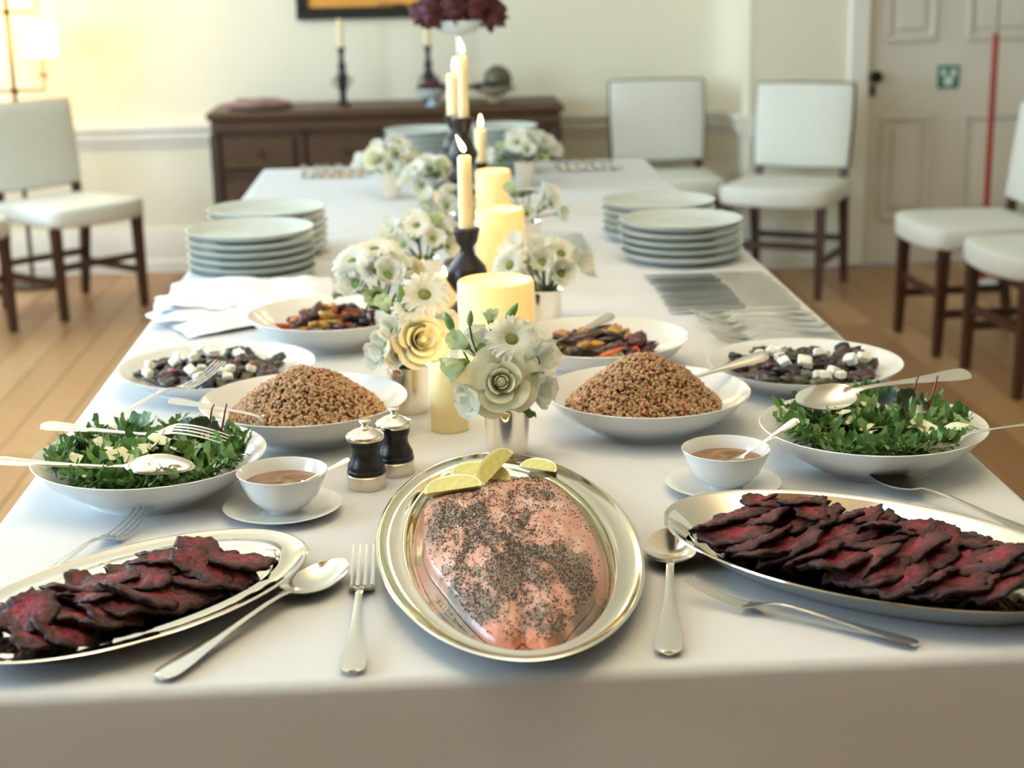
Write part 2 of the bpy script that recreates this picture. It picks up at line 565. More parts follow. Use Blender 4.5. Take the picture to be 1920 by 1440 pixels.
    for (x0, x1) in ((1.930, 2.155), (2.29, 2.60)):
        for (z0, z1) in ((.20, .665), (.985, 1.92)):
            fr = MB()
            w = .022
            fr.box(x0, x1, 7.046, 7.062, z0, z0 + w, bev=.004).box(x0, x1, 7.046, 7.062, z1 - w, z1, bev=.004)
            fr.box(x0, x0 + w, 7.046, 7.062, z0 + w, z1 - w, bev=.004).box(x1 - w, x1, 7.046, 7.062, z0 + w, z1 - w, bev=.004)
            link('panel_moulding', fr.mesh('moulding', 'door'), d)
            link('panel', MB().box(x0 + .05, x1 - .05, 7.050, 7.062, z0 + .05, z1 - .05, bev=.006).mesh('panel', 'door'), d)
    kb = MB().lathe([(0, 0), (.018, 0), (.018, .006), (.009, .010), (.009, .030), (.024, .036), (.028, .050), (.022, .062), (0, .066)], 20)
    link('knob', kb.mesh('knob', 'iron'), d, loc=(1.887, 7.06, .838), rot=(PI / 2, 0, 0))
    link('keyhole_plate', MB().box(-.012, .012, -.006, 0, -.05, .0, bev=.002).mesh('keyhole', 'bronze'), d, loc=(1.884, 7.06, .80))
    # green safety sign with a white symbol, flat on the door
    sg = tag(link('fire_door_sign', MB().box(-.048, .048, -.004, 0, -.05, .05, bev=.0015).mesh('sign', 'green'), loc=(2.22, 7.058, .828)),
             'small square green safety sign with white symbol on the panelled door', 'sign')
    for x0, x1, z0 in ((-.034, -.012, .006), (.010, .034, .002)):
        link('sign_symbol', MB().box(x0, x1, -.0052, -.004, z0, .034).mesh('sym', 'white'), sg)
    V, F = lathe([(0, .0012), (.021, .0012), (.021, 0)], 20)
    link('sign_symbol', mesh('sym', V, F, 'white'), sg, loc=(0, -.0040, -.018), rot=(PI / 2, 0, 0))
build_room()

# made-up hanging bowl, out of view, as a fitting for the added uplight
cl = thing('added_pendant_lamp', 'added unseen metal bowl uplighter hanging above the near end of the table', 'lamp', (0.1, 1.6, 2.25))
link('added_lamp_bowl', mesh('added_lamp_bowl', *lathe([(0, 0), (.10, .008), (.22, .035), (.30, .075), (.305, .080), (.298, .080), (.215, .042), (.095, .016), (0, .010)], 48), 'bsilver', 50), cl)
link('added_hanging_rod', mesh('rod', *tube([(0, 0, .012), (0, 0, .55)], .008, 10), 'bsilver'), cl)

# ================================================================== TABLE AND CLOTH
YF, YB, HW = 1.312, 5.0, .597
def build_table():
    t = thing('dining_table', 'long dining table hidden under the white tablecloth', 'table', (0, (YF + YB) / 2, 0))
    L = (YB - YF) / 2
    link('table_top', MB().box(-HW + .006, HW - .006, -L + .006, L - .006, T - .04, T - .004, bev=.004).mesh('top', 'oakd'), t)
    for sx in (-1, 1):
        for yy in (-L + .35, 0, L - .35):
            V, F = lathe([(0, 0), (.035, 0), (.045, .05), (.03, .12), (.045, .4), (.05, .68), (.05, T - .041), (0, T - .041)], 20)
            link('leg', mesh('leg', V, F, 'oakd'), t, loc=(sx * .40, yy, 0))
    # cloth: flat top, rounded fold at the edge, hanging sides with soft waves
    drop, r = .46, .012
    def cuts(h):
        inner = [i / 26 * (h - r) for i in range(-26, 27)]
        ex = [(h - r) + r * PI / 2 * k / 6 for k in range(1, 7)] + [(h - r) + r * PI / 2 + drop * k / 16 for k in range(1, 17)]
        return [-e for e in ex[::-1]] + inner + ex
    us, vs = cuts(HW), cuts(L)
    def fold(e):
        # arc length past the edge start -> (outward, down)
        if e <= 0:
            return 0, 0
        if e < r * PI / 2:
            a = e / r
            return r * math.sin(a), r * (1 - math.cos(a))
        return r, r + (e - r * PI / 2)
    V, F = [], []
    for v in vs:
        for u in us:
            eu, ev = abs(u) - (HW - r), abs(v) - (L - r)
            ou, du = fold(eu)
            ov, dv = fold(ev)
            x = math.copysign(min(abs(u), HW - r) + ou, u)
            y = math.copysign(min(abs(v), L - r) + ov, v)
            d = max(du, dv)
            if du > r and dv > r:      # hanging corner, the spare cloth swings out
                d = math.hypot(du, dv) * .9
                s = min(du, dv)
                x += math.copysign(s * .25, u)
                y += math.copysign(s * .25, v)
            w = max(0, d - .05)
            wave = math.sin(v * 9 + 1.3) + .6 * math.sin(v * 17 + u) if du > dv else math.sin(u * 8 + .7) + .5 * math.sin(u * 15)
            off = .012 * w / .4 * wave + .03 * w
            if du > 0 and du >= dv:
                x += math.copysign(off, u)
            if dv > 0 and dv >= du:
                y += math.copysign(off, v)
            z = T - d + .0006 * noise.noise(Vector((u * 6, v * 6, 0)))
            V.append((x, y, z))
    nu = len(us)
    for j in range(len(vs) - 1):
        for i in range(nu - 1):
            F.append((j * nu + i, j * nu + i + 1, (j + 1) * nu + i + 1, (j + 1) * nu + i))
    tag(link('tablecloth', mesh('tablecloth', V, F, 'cloth', 0), loc=(0, (YF + YB) / 2, 0)), 'white linen tablecloth spread over the long buffet table', 'tablecloth')
build_table()

# ================================================================== CROCKERY
def oriented(loc, rz=0):
    return Matrix.Translation(loc) @ Matrix.Rotation(rz, 4, 'Z')

BOWL = mesh('bowl', *lathe([(0, .003), (.070, .003), (.072, 0), (.077, 0), (.079, .006), (.100, .017), (.122, .033), (.1365, .0495), (.1395, .0525),
                            (.1385, .0535), (.136, .052), (.120, .037), (.098, .0215), (.075, .0125), (.04, .0105), (0, .010)], 96), 'porc', 60)
SHALLOW = mesh('shallow_bowl', *lathe([(0, .003), (.080, .003), (.082, 0), (.087, 0), (.089, .005), (.115, .015), (.138, .029), (.1455, .0355), (.1460, .0365),
                            (.1435, .0365), (.136, .0315), (.112, .0185), (.088, .0105), (.05, .0085), (0, .008)], 96), 'porc', 60)
def bowl(label, x, y, shallow=False, k=1.0):
    return tag(link('shallow_serving_bowl' if shallow else 'serving_bowl', SHALLOW if shallow else BOWL, loc=(x, y, T), scale=k), label, 'bowl', 'white serving bowls on the buffet')

B_SL, B_SR = (-.430, 1.858), (.455, 1.877)
B_GL, B_GR = (-.262, 2.086), (.199, 2.068)
B_FL, B_FR = (-.412, 2.357), (.460, 2.263)
B_RL, B_RR = (-.254, 2.623), (.169, 2.390)
bowl('round white bowl holding green salad, on the floor lamp side', *B_SL)
bowl('round white bowl holding green salad, at the table edge on the door side', *B_SR)
bowl('round white bowl of grain salad beside the pepper mills', *B_GL)
bowl('round white bowl of grain salad beside the front vase of flowers, door side', *B_GR)
bowl('shallow white dish of dark vegetables and feta below the napkins', *B_FL, shallow=True, k=1.01)
bowl('shallow white dish of dark vegetables and feta below the laid-out forks', *B_FR, shallow=True, k=.98)
bowl('white bowl of roasted vegetables next to the napkins', *B_RL)
bowl('white bowl of roasted vegetables between big candle and cutlery', *B_RR)

SAUCER = mesh('saucer', *lathe([(0, .002), (.030, .002), (.031, 0), (.036, 0), (.037, .003), (.055, .006), (.068, .0115), (.069, .0125), (.0675, .0128), (.054, .0085), (.035, .006), (0, .006)], 64), 'porc', 60)
CUP = mesh('sauce_bowl', *lathe([(0, .003), (.017, .003), (.018, 0), (.0205, 0), (.021, .004), (.029, .008), (.040, .019), (.047, .034), (.0515, .0455), (.0525, .0475), (.0518, .0482),
                                 (.0500, .0460), (.0455, .034), (.038, .020), (.027, .0105), (.014, .0075), (0, .007)], 64), 'porc', 60)
def sauce_mesh():
    V, F = [], []
    n, k = 40, 9
    for j in range(k + 1):
        r = .0450 * j / k
        for i in range(n):
            t = 2 * PI * i / n
            sw = .0022 * math.sin(3 * t + r * 160) * math.sin(PI * j / k) + .0025 * (1 - j / k)
            V.append((r * math.cos(t), r * math.sin(t), .0335 + sw))
    for j in range(k):
        for i in range(n):
            q = (i + 1) % n
            F.append((j * n + i, j * n + q, (j + 1) * n + q, (j + 1) * n + i)[::-1])
    b = len(V)
    V += [(.036 * math.cos(2 * PI * i / n), .036 * math.sin(2 * PI * i / n), .0195) for i in range(n)]
    for i in range(n):
        q = (i + 1) % n
        F.append((k * n + i, k * n + q, b + q, b + i)[::-1])
    F.append(tuple(range(b, b + n))[::-1])
    return mesh('sauce', V, F, 'mustard', 60)
SAUCE = sauce_mesh()
for (x, y, where) in ((-.266, 1.770, 'beside the two pepper mills'), (.254, 1.796, 'beside the door-side green salad')):
    tag(link('saucer', SAUCER, loc=(x, y, T)), 'white porcelain saucer under the sauce bowl ' + where, 'saucer', 'sauce bowl saucers')
    tag(link('sauce_bowl', CUP, loc=(x + .002, y - .004, T + .0062)), 'small white footed sauce bowl ' + where, 'bowl', 'small sauce bowls')
    tag(link('mustard_sauce', SAUCE, loc=(x + .002, y - .004, T + .0062), rot=(0, 0, x * 9)), 'thick brown mustard sauce in the small bowl ' + where, 'sauce', 'mustard sauces')

PLATE = mesh('dinner_plate', *lathe([(0, .003), (.072, .003), (.074, 0), (.080, 0), (.083, .004), (.108, .0085), (.122, .0150), (.1275, .0215), (.1285, .0230), (.1270, .0236),
                                      (.1240, .0225), (.110, .0120), (.084, .0070), (.05, .0060), (0, .0060)], 72), 'plate', 60)
def stack(x, y, n, where, group, dz=.0162, k=1.0):
    rnd = random.Random(int(x * 1000 + y * 100))
    for i in range(n):
        tag(link('dinner_plate', PLATE, loc=(x + rnd.uniform(-.002, .002), y + rnd.uniform(-.002, .002), T + .0008 + i * dz), rot=(0, 0, rnd.uniform(0, 6)), scale=(k, k, 1)),
            '%s white plate of the stack %s' % (ORD[n - 1 - i], where), 'plate', group)
stack(-.445, 3.217, 6, 'right behind the napkins', 'plates behind the napkins')
stack(-.437, 3.490, 6, 'half hidden behind the napkin-side stack', 'plates of the hidden lamp-side stack')
stack(.437, 3.278, 5, 'right behind the knives', 'plates behind the knives')
stack(.428, 3.545, 5, 'half hidden behind the knife-side stack', 'plates of the hidden door-side stack')
stack(-.100, 4.74, 8, 'at the far table end nearer the lamp', 'far plates nearer the lamp', k=.87)
stack(.132, 4.78, 8, 'at the far table end nearer the door', 'far plates nearer the door', k=.87)

# ================================================================== SILVER PLATTERS
PROF_FLAT = [(.060, .0), (.058, .0), (.050, .0035), (.042, .010), (.036, .0165), (.012, .0190), (.002, .0225), (0, .0240), (.0015, .0252), (.004, .0248), (.007, .0228),
             (.026, .0200), (.0285, .0212), (.0305, .0205), (.034, .0170), (.040, .0110), (.046, .0080), (.052, .0072), (.075, .0070)]
def platter(name, a, b, loc, rz, label, prof=PROF_FLAT):
    V, F = oval(a, b, prof, 128)
    return tag(link(name, mesh(name, V, F, 'silver', 60), loc=(loc[0], loc[1], T), rot=(0, 0, rz)), label, 'platter', 'silver serving platters')
platter('oval_platter', .139, .306, (-.014, 1.594), R(1.5), 'large oval silver platter holding the whole salmon side')
PL_C, PL_A = Vector((-.387, 1.492)), R(45)
PR_C, PR_A = Vector((.352, 1.512)), R(-41)
platter('oval_platter', .200, .118, PL_C, PL_A, 'oval silver platter of sliced beef beside the table spoon, floor lamp side')
PROF_DEEP = [(.052, .0), (.050, .0), (.046, .002), (.034, .0085), (.018, .0195), (.004, .0300), (0, .0330), (.0005, .0342), (.003, .0342), (.007, .0312),
             (.018, .0235), (.034, .0120), (.044, .0066), (.056, .0050), (.080, .0048)]
platter('deep_oval_platter', .232, .140, PR_C, PR_A, 'deep oval silver platter of sliced beef at the door-side table corner', PROF_DEEP)

# ================================================================== FOOD
def smooth01(a, b, x):
    t = max(0, min(1, (x - a) / (b - a)))
    return t * t * (3 - 2 * t)

def mixc(a, b, t):
    return tuple(p + (q - p) * t for p, q in zip(a, b))

def build_salmon():
    out = [(-.099, 1.755), (-.048, 1.806), (.02, 1.820), (.053, 1.794), (.077, 1.689), (.082, 1.54), (.067, 1.456), (.037, 1.387), (.025, 1.360), (.010, 1.343), (-.006, 1.349), (-.0125, 1.362),
           (-.021, 1.349), (-.037, 1.352), (-.06, 1.405), (-.079, 1.471), (-.101, 1.56), (-.104, 1.657)]
    c = Vector((-.012, 1.575))
    n, k = 192, 46
    ol = []
    m = len(out)
    for i in range(n):
        s = i / n * m
        a = int(s)
        t = s - a
        p = [Vector(out[(a + q) % m]) for q in (-1, 0, 1, 2)]
        ol.append(.5 * (2 * p[1] + (p[2] - p[0]) * t + (2 * p[0] - 5 * p[1] + 4 * p[2] - p[3]) * t * t + (3 * p[1] - p[0] - 3 * p[2] + p[3]) * t ** 3))
    crust = [(-.060, 1.671, .030, .060), (-.087, 1.620, .016, .045), (.013, 1.494, .042, .050), (.048, 1.484, .020, .055), (-.024, 1.462, .020, .03), (-.073, 1.474, .018, .055), (-.050, 1.415, .022, .028),
             (.004, 1.392, .018, .024), (-.024, 1.360, .012, .016), (.020, 1.360, .016, .014), (-.045, 1.60, .02, .05), (-.02, 1.53, .015, .04), (.055, 1.42, .012, .03), (.022, 1.717, .03, .03), (.004, 1.62, .012, .05)]
    def mask(x, y):
        v = -.48
        for (cx, cy, rx, ry) in crust:
            v += 1.15 * math.exp(-(((x - cx) / (rx * 1.15)) ** 2 + ((y - cy) / (ry * 1.15)) ** 2))
        v = min(v, .85)
        v += .80 * noise.noise(Vector((x * 60, y * 24, 0))) + .60 * noise.noise(Vector((x * 150, y * 80, 4))) + .3 * noise.noise(Vector((x * 420, y * 260, 5)))
        return smooth01(-.05, .75, v)
    def hgt(x, y, t):
        e = (1 - t ** 3.2) ** .55 if t < 1 else 0
        taper = .45 + .55 * smooth01(1.33, 1.50, y)
        h = .0235 * e * taper
        spine = (x + .004) + .03 * (y - 1.55) * 0
        h += e * (.0035 * math.exp(-((spine + .026) / .02) ** 2) + .003 * math.exp(-((spine - .028) / .018) ** 2) - .0012 * math.exp(-(spine / .008) ** 2) * smooth01(1.45, 1.36, y))
        h += e * (.0034 * noise.noise(Vector((x * 45, y * 20, 1))) + .0022 * noise.noise(Vector((x * 120, y * 60, 2))))
        return h
    zb = .0078
    V, F, C = [], [], []
    flesh, pale, deep, cr = lin((212, 152, 130)), lin((226, 190, 170)), lin((208, 122, 90)), lin((98, 90, 74))
    for j in range(k + 1):
        t = j / k
        for i in range(n):
            p = c + (ol[i] - c) * t
            V.append((p.x - c.x, p.y - c.y, zb + .004 + hgt(p.x, p.y, t) - .004 * smooth01(.97, 1, t)))
            w = .5 + .5 * noise.noise(Vector((p.x * 60, p.y * 20, 9)))
            col = mixc(flesh, pale, smooth01(.45, .8, w) * .8)
            col = mixc(col, deep, smooth01(.90, 1, t) * .5 + smooth01(1.39, 1.35, p.y) * .6)
            col = mixc(col, cr, mask(p.x, p.y) * .85)
            C.append(col)
    for j in range(k):
        for i in range(n):
            q = (i + 1) % n
            F.append((j * n + i, j * n + q, (j + 1) * n + q, (j + 1) * n + i)[::-1] if j else (i, (j + 1) * n + q, (j + 1) * n + i)[::-1])
    b = len(V)
    for i in range(n):
        V.append((ol[i].x - c.x, ol[i].y - c.y, zb))
        C.append(flesh)
    for i in range(n):
        q = (i + 1) % n
        F.append((k * n + i, k * n + q, b + q, b + i)[::-1])
    F.append(tuple(range(b, b + n)))
    # which winding faces up is settled here
    me = mesh('salmon', V, F, 'salmon', 0)
    if me.polygons[len(me.polygons) // 2].normal.z < 0:
        me.flip_normals()
    tint(me, C)
    sal = thing('poached_salmon', 'whole pink salmon side crusted with dark seeds on the central silver platter', 'fish', (c.x, c.y, T))
    link('fillet', me, sal)
    mb = MB()
    rnd = random.Random(11)
    base = [Vector(v) for v in ((0, 0, .0013), (.0013, 0, 0), (0, .0013, 0), (-.0013, 0, 0), (0, -.0013, 0), (0, 0, -.001))]
    fc = [(0, 1, 2), (0, 2, 3), (0, 3, 4), (0, 4, 1), (5, 2, 1), (5, 3, 2), (5, 4, 3), (5, 1, 4)]
    cnt = 0
    pol = sorted(((math.atan2(q.y - c.y, q.x - c.x), (q - c).length) for q in ol))
    def rad(a):
        for (a0, r0), (a1, r1) in zip(pol, pol[1:]):
            if a0 <= a <= a1:
                return r0 + (r1 - r0) * (a - a0) / max(1e-6, a1 - a0)
        return pol[0][1]
    for _ in range(60000):
        p = Vector((rnd.uniform(-.105, .083), rnd.uniform(1.34, 1.822)))
        q = p - c
        t = q.length / rad(math.atan2(q.y, q.x))
        if t > .975:
            continue
        den = .07 + .50 * mask(p.x, p.y) + .25 * smooth01(.0, .35, noise.noise(Vector((p.x * 50, p.y * 25, 3))))
        if rnd.random() > den or (p.x > .045 and p.y > 1.5 and rnd.random() < .7) or (p.x < -.085 and rnd.random() < .6):
            continue
        s = rnd.uniform(.45, .85)
        mb.add([v * s for v in base], fc, Matrix.Translation((p.x - c.x, p.y - c.y, zb + .0045 + hgt(p.x, p.y, t))) @ Matrix.Rotation(rnd.random() * 6, 4, 'Z'))
        cnt += 1
        if cnt > 5600:
            break
    so = link('seed_crust', mb.mesh('seed_crust', 'seed', 0), sal)
    so['kind'] = 'stuff'
    so['label'] = 'crust of small dark mustard seeds'
build_salmon()

def wedge_mesh(arc=R(72), a=.034, r=.0225):
    # lemon wedge: long axis X, apex edge at the origin, rind towards -Z; cut faces carry a pale pith border
    V, F, fm = [], [], []
    n, k = 18, 8
    w = 1 + 2 + (k + 1)
    for j in range(n + 1):
        s = -1 + 2 * j / n
        rad = r * math.sqrt(max(.014, 1 - abs(s) ** 2.3))
        x = a * s
        V.append((x * .97, 0, 0))
        for q in (0, 1):
            t = -PI / 2 - arc / 2 + arc * q
            V.append((x * .97, rad * .86 * math.cos(t), rad * .86 * math.sin(t)))
        for i in range(k + 1):
            t = -PI / 2 - arc / 2 + arc * i / k
            V.append((x, rad * math.cos(t), rad * math.sin(t)))
    for j in range(n):
        A, B = j * w, (j + 1) * w
        end = j in (0, n - 1)
        F.append((A, A + 1, B + 1, B)); fm.append(2 if end else 0)
        F.append((A + 1, A + 3, B + 3, B + 1)); fm.append(2)
        F.append((A, B, B + 2, A + 2)); fm.append(2 if end else 0)
        F.append((A + 2, B + 2, B + 3 + k, A + 3 + k)); fm.append(2)
        for i in range(k):
            F.append((A + 3 + i, A + 4 + i, B + 4 + i, B + 3 + i)); fm.append(1)
    loop = [0, 1] + list(range(3, 4 + k)) + [2]
    F.append(tuple(loop[::-1])); fm.append(1)
    F.append(tuple(n * w + q for q in loop)); fm.append(1)
    return mesh('lemon_wedge', V, F, sharp=35, mats=['lemon', 'rind', 'pith'], fm=fm)
WEDGE = wedge_mesh()
for (x, y, z, rx, ry, rz, s, lb) in ((-.068, 1.728, .036, R(86), R(-5), R(5), 1.0, 'pale lemon wedge lying nearest the mills on the salmon platter'),
                                     (-.036, 1.785, .030, R(92), R(5), R(-8), 1.08, 'lemon wedge at the back of the salmon platter, cut face up'),
                                     (-.014, 1.772, .044, R(100), R(-24), R(48), .95, 'lemon wedge tilted on its side against the salmon'),
                                     (.034, 1.822, .026, R(90), R(0), R(-32), .75, 'lemon wedge tucked behind the salmon near the front vase')):
    tag(link('lemon_wedge', WEDGE, loc=(x, y, T + z), rot=(rx, ry, rz), scale=s), lb, 'lemon', 'lemon wedges on the salmon platter')

def beef_mesh(seed, ra=.046, rb=.038, th=.0090):
    rnd = random.Random(seed)
    n, k = 44, 12
    V, F, C = [], [], []
    crust, brown, pink, red = lin((50, 28, 26)), lin((84, 44, 44)), lin((118, 54, 58)), lin((134, 42, 54))
    off = Vector((seed * 3.7, seed * 1.9, 0))
    def edge(t):
        d = Vector((math.cos(t), math.sin(t), 0))
        return 1 + .22 * noise.noise(d * 1.5 + off) + .11 * noise.noise(d * 4 + off) + .10 * noise.noise(d * 11 + off)
    for side in (0, 1):
        for j in range(k + 1):
            f = j / k
            for i in range(n):
                t = 2 * PI * i / n
                e = edge(t)
                x, y = ra * f * e * math.cos(t), rb * f * e * math.sin(t)
                und = .0050 * noise.noise(Vector((x * 34, y * 34, 2)) + off) + .0028 * noise.noise(Vector((x * 95, y * 95, 5)) + off) + .0018 * noise.noise(Vector((x * 240, y * 240, 6)) + off) + .05 * (x * x - y * y) / .04
                roll = th * .5 * math.sqrt(max(0, 1 - f ** 5))
                V.append((x, y, und + (roll if not side else -roll)))
                w = f + .25 * noise.noise(Vector((x * 60, y * 60, 8)) + off)
                base = mixc(red if rnd.random() < .0 else pink, red, smooth01(-.1, .4, noise.noise(Vector((x * 35, y * 35, 3)) + off)))
                col = mixc(base, brown, smooth01(.42, .72, w))
                C.append(mixc(col, crust, smooth01(.78, .95, w)))
    S = (k + 1) * n
    for j in range(k):
        for i in range(n):
            q = (i + 1) % n
            a, b, c_, d = j * n + i, j * n + q, (j + 1) * n + q, (j + 1) * n + i
            F.append((d, c_, b, a)[::-1] if j else (d, c_, a)[::-1])
            F.append((S + d, S + c_, S + b, S + a) if j else (S + d, S + c_, S + a))
    for i in range(n):
        q = (i + 1) % n
        F.append((k * n + i, S + k * n + i, S + k * n + q, k * n + q))
    me = mesh('beef_slice', V, F, 'beef', 0)
    tint(me, C)
    return me
BEEF = [beef_mesh(s) for s in range(7)]
NTH = ['first', 'second', 'third', 'fourth', 'fifth', 'sixth', 'seventh', 'eighth', 'ninth', 'tenth', 'eleventh', 'twelfth', 'thirteenth', 'fourteenth', 'fifteenth', 'sixteenth', 'seventeenth']
def beef_rows(c, ang, cols, u0, u1, step, zf, tilt, rows, group, seed, hump=0, rev=False):
    rnd = random.Random(seed)
    mw = Matrix.Translation((c[0], c[1], T)) @ Matrix.Rotation(ang, 4, 'Z')
    n = int((u1 - u0) / step) + 1
    for ci, v in enumerate(cols):
        for i in range(n):
            u = u0 + i * step + rnd.uniform(-.005, .005) + (ci % 2) * step * .5
            vv = v * (1 - .45 * smooth01(.09, .17, abs(u))) + rnd.uniform(-.005, .005)
            z = zf + (hump if abs(v) < .02 else .003) + rnd.uniform(0, .005) + .10 * max(0, abs(u) - .12)
            s = rnd.uniform(.84, 1.06) * (1 - .18 * smooth01(.11, .17, abs(u)))
            m = mw @ Matrix.Translation((u, vv, z)) @ Matrix.Rotation(tilt + rnd.uniform(-.16, .16), 4, 'Y') @ Matrix.Rotation(rnd.uniform(-.22, .22) + (-1.2 * v if abs(v) > .02 else 0), 4, 'X') @ Matrix.Rotation(rnd.uniform(0, 6.28), 4, 'Z') @ Matrix.Scale(s, 4)
            k = n - 1 - i if rev else i
            tag(link('beef_slice', BEEF[rnd.randrange(7)], mtx=m), 'rare beef slice, %s from the %s' % (NTH[k], rows[ci]), 'meat', group)
beef_rows(PL_C, PL_A, (.029, -.031), -.130, .112, .0225, .0195, R(17), ['salad end, back row, flat platter', 'salad end, front row, flat platter'], 'beef slices on the flat platter', 5, rev=True)
beef_rows(PR_C, PR_A, (.045, .002, -.045), -.158, .150, .0235, .0235, R(-22), ['salmon end, back row, deep platter', 'salmon end, middle row, deep platter', 'salmon end, front row, deep platter'], 'beef slices in the deep platter', 6, hump=.008)

def beef_scraps(c, ang, spots, z0, where, group, seed):
    rnd = random.Random(seed)
    mw = Matrix.Translation((c[0], c[1], T)) @ Matrix.Rotation(ang, 4, 'Z')
    for q, (u, v) in enumerate(spots):
        m = mw @ Matrix.Translation((u, v, z0 + rnd.uniform(0, .004))) @ Matrix.Rotation(rnd.uniform(-.35, .35), 4, 'Y') @ Matrix.Rotation(rnd.uniform(-.4, .4), 4, 'X') @ Matrix.Rotation(rnd.uniform(0, 6.28), 4, 'Z') @ Matrix.Scale(rnd.uniform(.5, .72), 4)
        tag(link('beef_slice', BEEF[rnd.randrange(7)], mtx=m), 'small loose beef piece, %s along the top of the %s' % (NTH[q], where), 'meat', group)
beef_scraps(PL_C, PL_A, [(-.115, .0), (-.08, .02), (-.055, -.012), (-.02, .012), (.005, -.018), (.035, .008), (.062, -.010), (.09, .014)], .036, 'flat platter', 'beef slices on the flat platter', 15)
beef_scraps(PR_C, PR_A, [(-.135, .02), (-.10, .035), (-.07, .02), (-.03, .04), (.0, .022), (.035, .042), (.07, .02), (.105, .03), (.13, .0)], .046, 'deep platter', 'beef slices in the deep platter', 16)

# ---- grain salads
def build_grain(bx, by, label, seed, peak):
    rnd = random.Random(seed)
    def h(x, y):
        r = math.hypot(x, y) / .104
        v = max(0, 1 - r)
        return max(.030, .0125 + .30 * max(0, math.hypot(x, y) - .04)) + peak * (1 - (1 - v) ** 1.7) + .006 * noise.noise(Vector((x * 30, y * 30, seed)))
    root = thing('grain_salad', label, 'salad', (bx, by, T))
    root['kind'] = 'stuff'
    V, F = [], []
    n, k = 40, 12
    for j in range(k + 1):
        for i in range(n):
            t = 2 * PI * i / n
            r = .104 * j / k
            x, y = r * math.cos(t), r * math.sin(t)
            V.append((x, y, h(x, y) - .002))
    for j in range(k):
        for i in range(n):
            q = (i + 1) % n
            F.append((j * n + i, (j + 1) * n + i, (j + 1) * n + q, j * n + q))
    o = link('grain_heap', mesh('grain_heap', V, F, 'grainb', 0), root)
    o['kind'] = 'stuff'
    sv, sf = blob(1, 1, 1, 0, 1, 0, 6, 4)
    sets = {'grain': MB(), 'pepper': MB(), 'herb': MB()}
    cv = [(-1, -1, -1), (1, -1, -1), (1, 1, -1), (-1, 1, -1), (-1, -1, 1), (1, -1, 1), (1, 1, 1), (-1, 1, 1)]
    cf = [(0, 3, 2, 1), (4, 5, 6, 7), (0, 1, 5, 4), (1, 2, 6, 5), (2, 3, 7, 6), (3, 0, 4, 7)]
    for i in range(5200):
        t = rnd.uniform(0, 6.283)
        r = .104 * math.sqrt(rnd.random())
        x, y = r * math.cos(t), r * math.sin(t)
        z = h(x, y) + rnd.uniform(-.001, .0025)
        rot = Matrix.Rotation(rnd.uniform(0, 6.28), 4, 'Z') @ Matrix.Rotation(rnd.uniform(-1.2, 1.2), 4, 'X')
        q = rnd.random()
        if q < .82:
            s = rnd.uniform(.0019, .0026)
            sets['grain'].add(sv, sf, Matrix.Translation((x, y, z)) @ rot @ Matrix.Diagonal((s, s * 1.35, s * .9, 1)))
        elif q < .885:
            s = rnd.uniform(.0012, .0026)
            sets['pepper'].add(cv, cf, Matrix.Translation((x, y, z)) @ rot @ Matrix.Diagonal((s, s * .8, s * .6, 1)))
        else:
            s = rnd.uniform(.0012, .0028)
            sets['herb'].add(cv, cf, Matrix.Translation((x, y, z)) @ rot @ Matrix.Diagonal((s, s * .8, s * .25, 1)))
    for nm, mk, lab in (('grains', 'grain', 'pearly cooked grains'), ('pepper_bits', 'pepper', 'diced red pepper bits'), ('herb_bits', 'herb', 'chopped green herbs')):
        p = link(nm, sets[mk].mesh(nm, mk, 50), root)
        p['kind'] = 'stuff'
        p['label'] = lab
build_grain(B_GL[0] + .004, B_GL[1], 'heaped grain salad with red pepper beside the pepper mills', 21, .062)
build_grain(B_GR[0] - .004, B_GR[1], 'heaped grain salad with red pepper beside the front vase', 22, .070)

# ---- green salads
def leaf_mesh(seed, L=.058, broad=False):
    rnd = random.Random(seed)
    rows, cols = 15, 5
    V, F = [], []
    bend = rnd.uniform(.6, 1.6)
    tw = rnd.uniform(-.7, .7)
    lob = rnd.uniform(5.0, 6.5)
    for j in range(rows):
        v = j / (rows - 1)
        if broad:
            hw = .0016 + .017 * smooth01(.18, .45, v) * math.sqrt(max(0, 1 - ((v - .6) / .42) ** 2)) if v > .18 else .0016
        else:
            env = smooth01(.2, .42, v) * (1 - smooth01(.80, 1.02, v))
            hw = .0010 + env * (.0018 + .0040 * abs(math.sin(v * lob * 1.6)) ** 2 + .0020 * smooth01(.6, .8, v))
        a = bend * v
        y, z = L * (math.sin(a) / bend), L * ((1 - math.cos(a)) / bend)
        for i in range(cols):
            u = -1 + 2 * i / (cols - 1)
            x = hw * u
            zz = z + .35 * abs(x) + .0025 * math.sin(v * 14 + u * 2 + seed) * abs(u)
            V.append((x * math.cos(tw * v), y - L * .4, zz + x * math.sin(tw * v)))
    for j in range(rows - 1):
        for i in range(cols - 1):
            a = j * cols + i
            F.append((a, a + 1, a + cols + 1, a + cols))
    return V, F
LEAVES, LEAFVF = [], []
for i in range(10):
    V, F = leaf_mesh(i, .05 + .004 * (i % 4), broad=(i == 9))
    LEAFVF.append((V, F))
    for mi in range(4):
        LEAVES.append(mesh('leaf', V, F, 'leaf%d' % mi, 0))
BROAD = mesh('dark_leaf', *leaf_mesh(44, .05, True), 'darkleaf', 0)
SHAVE = []
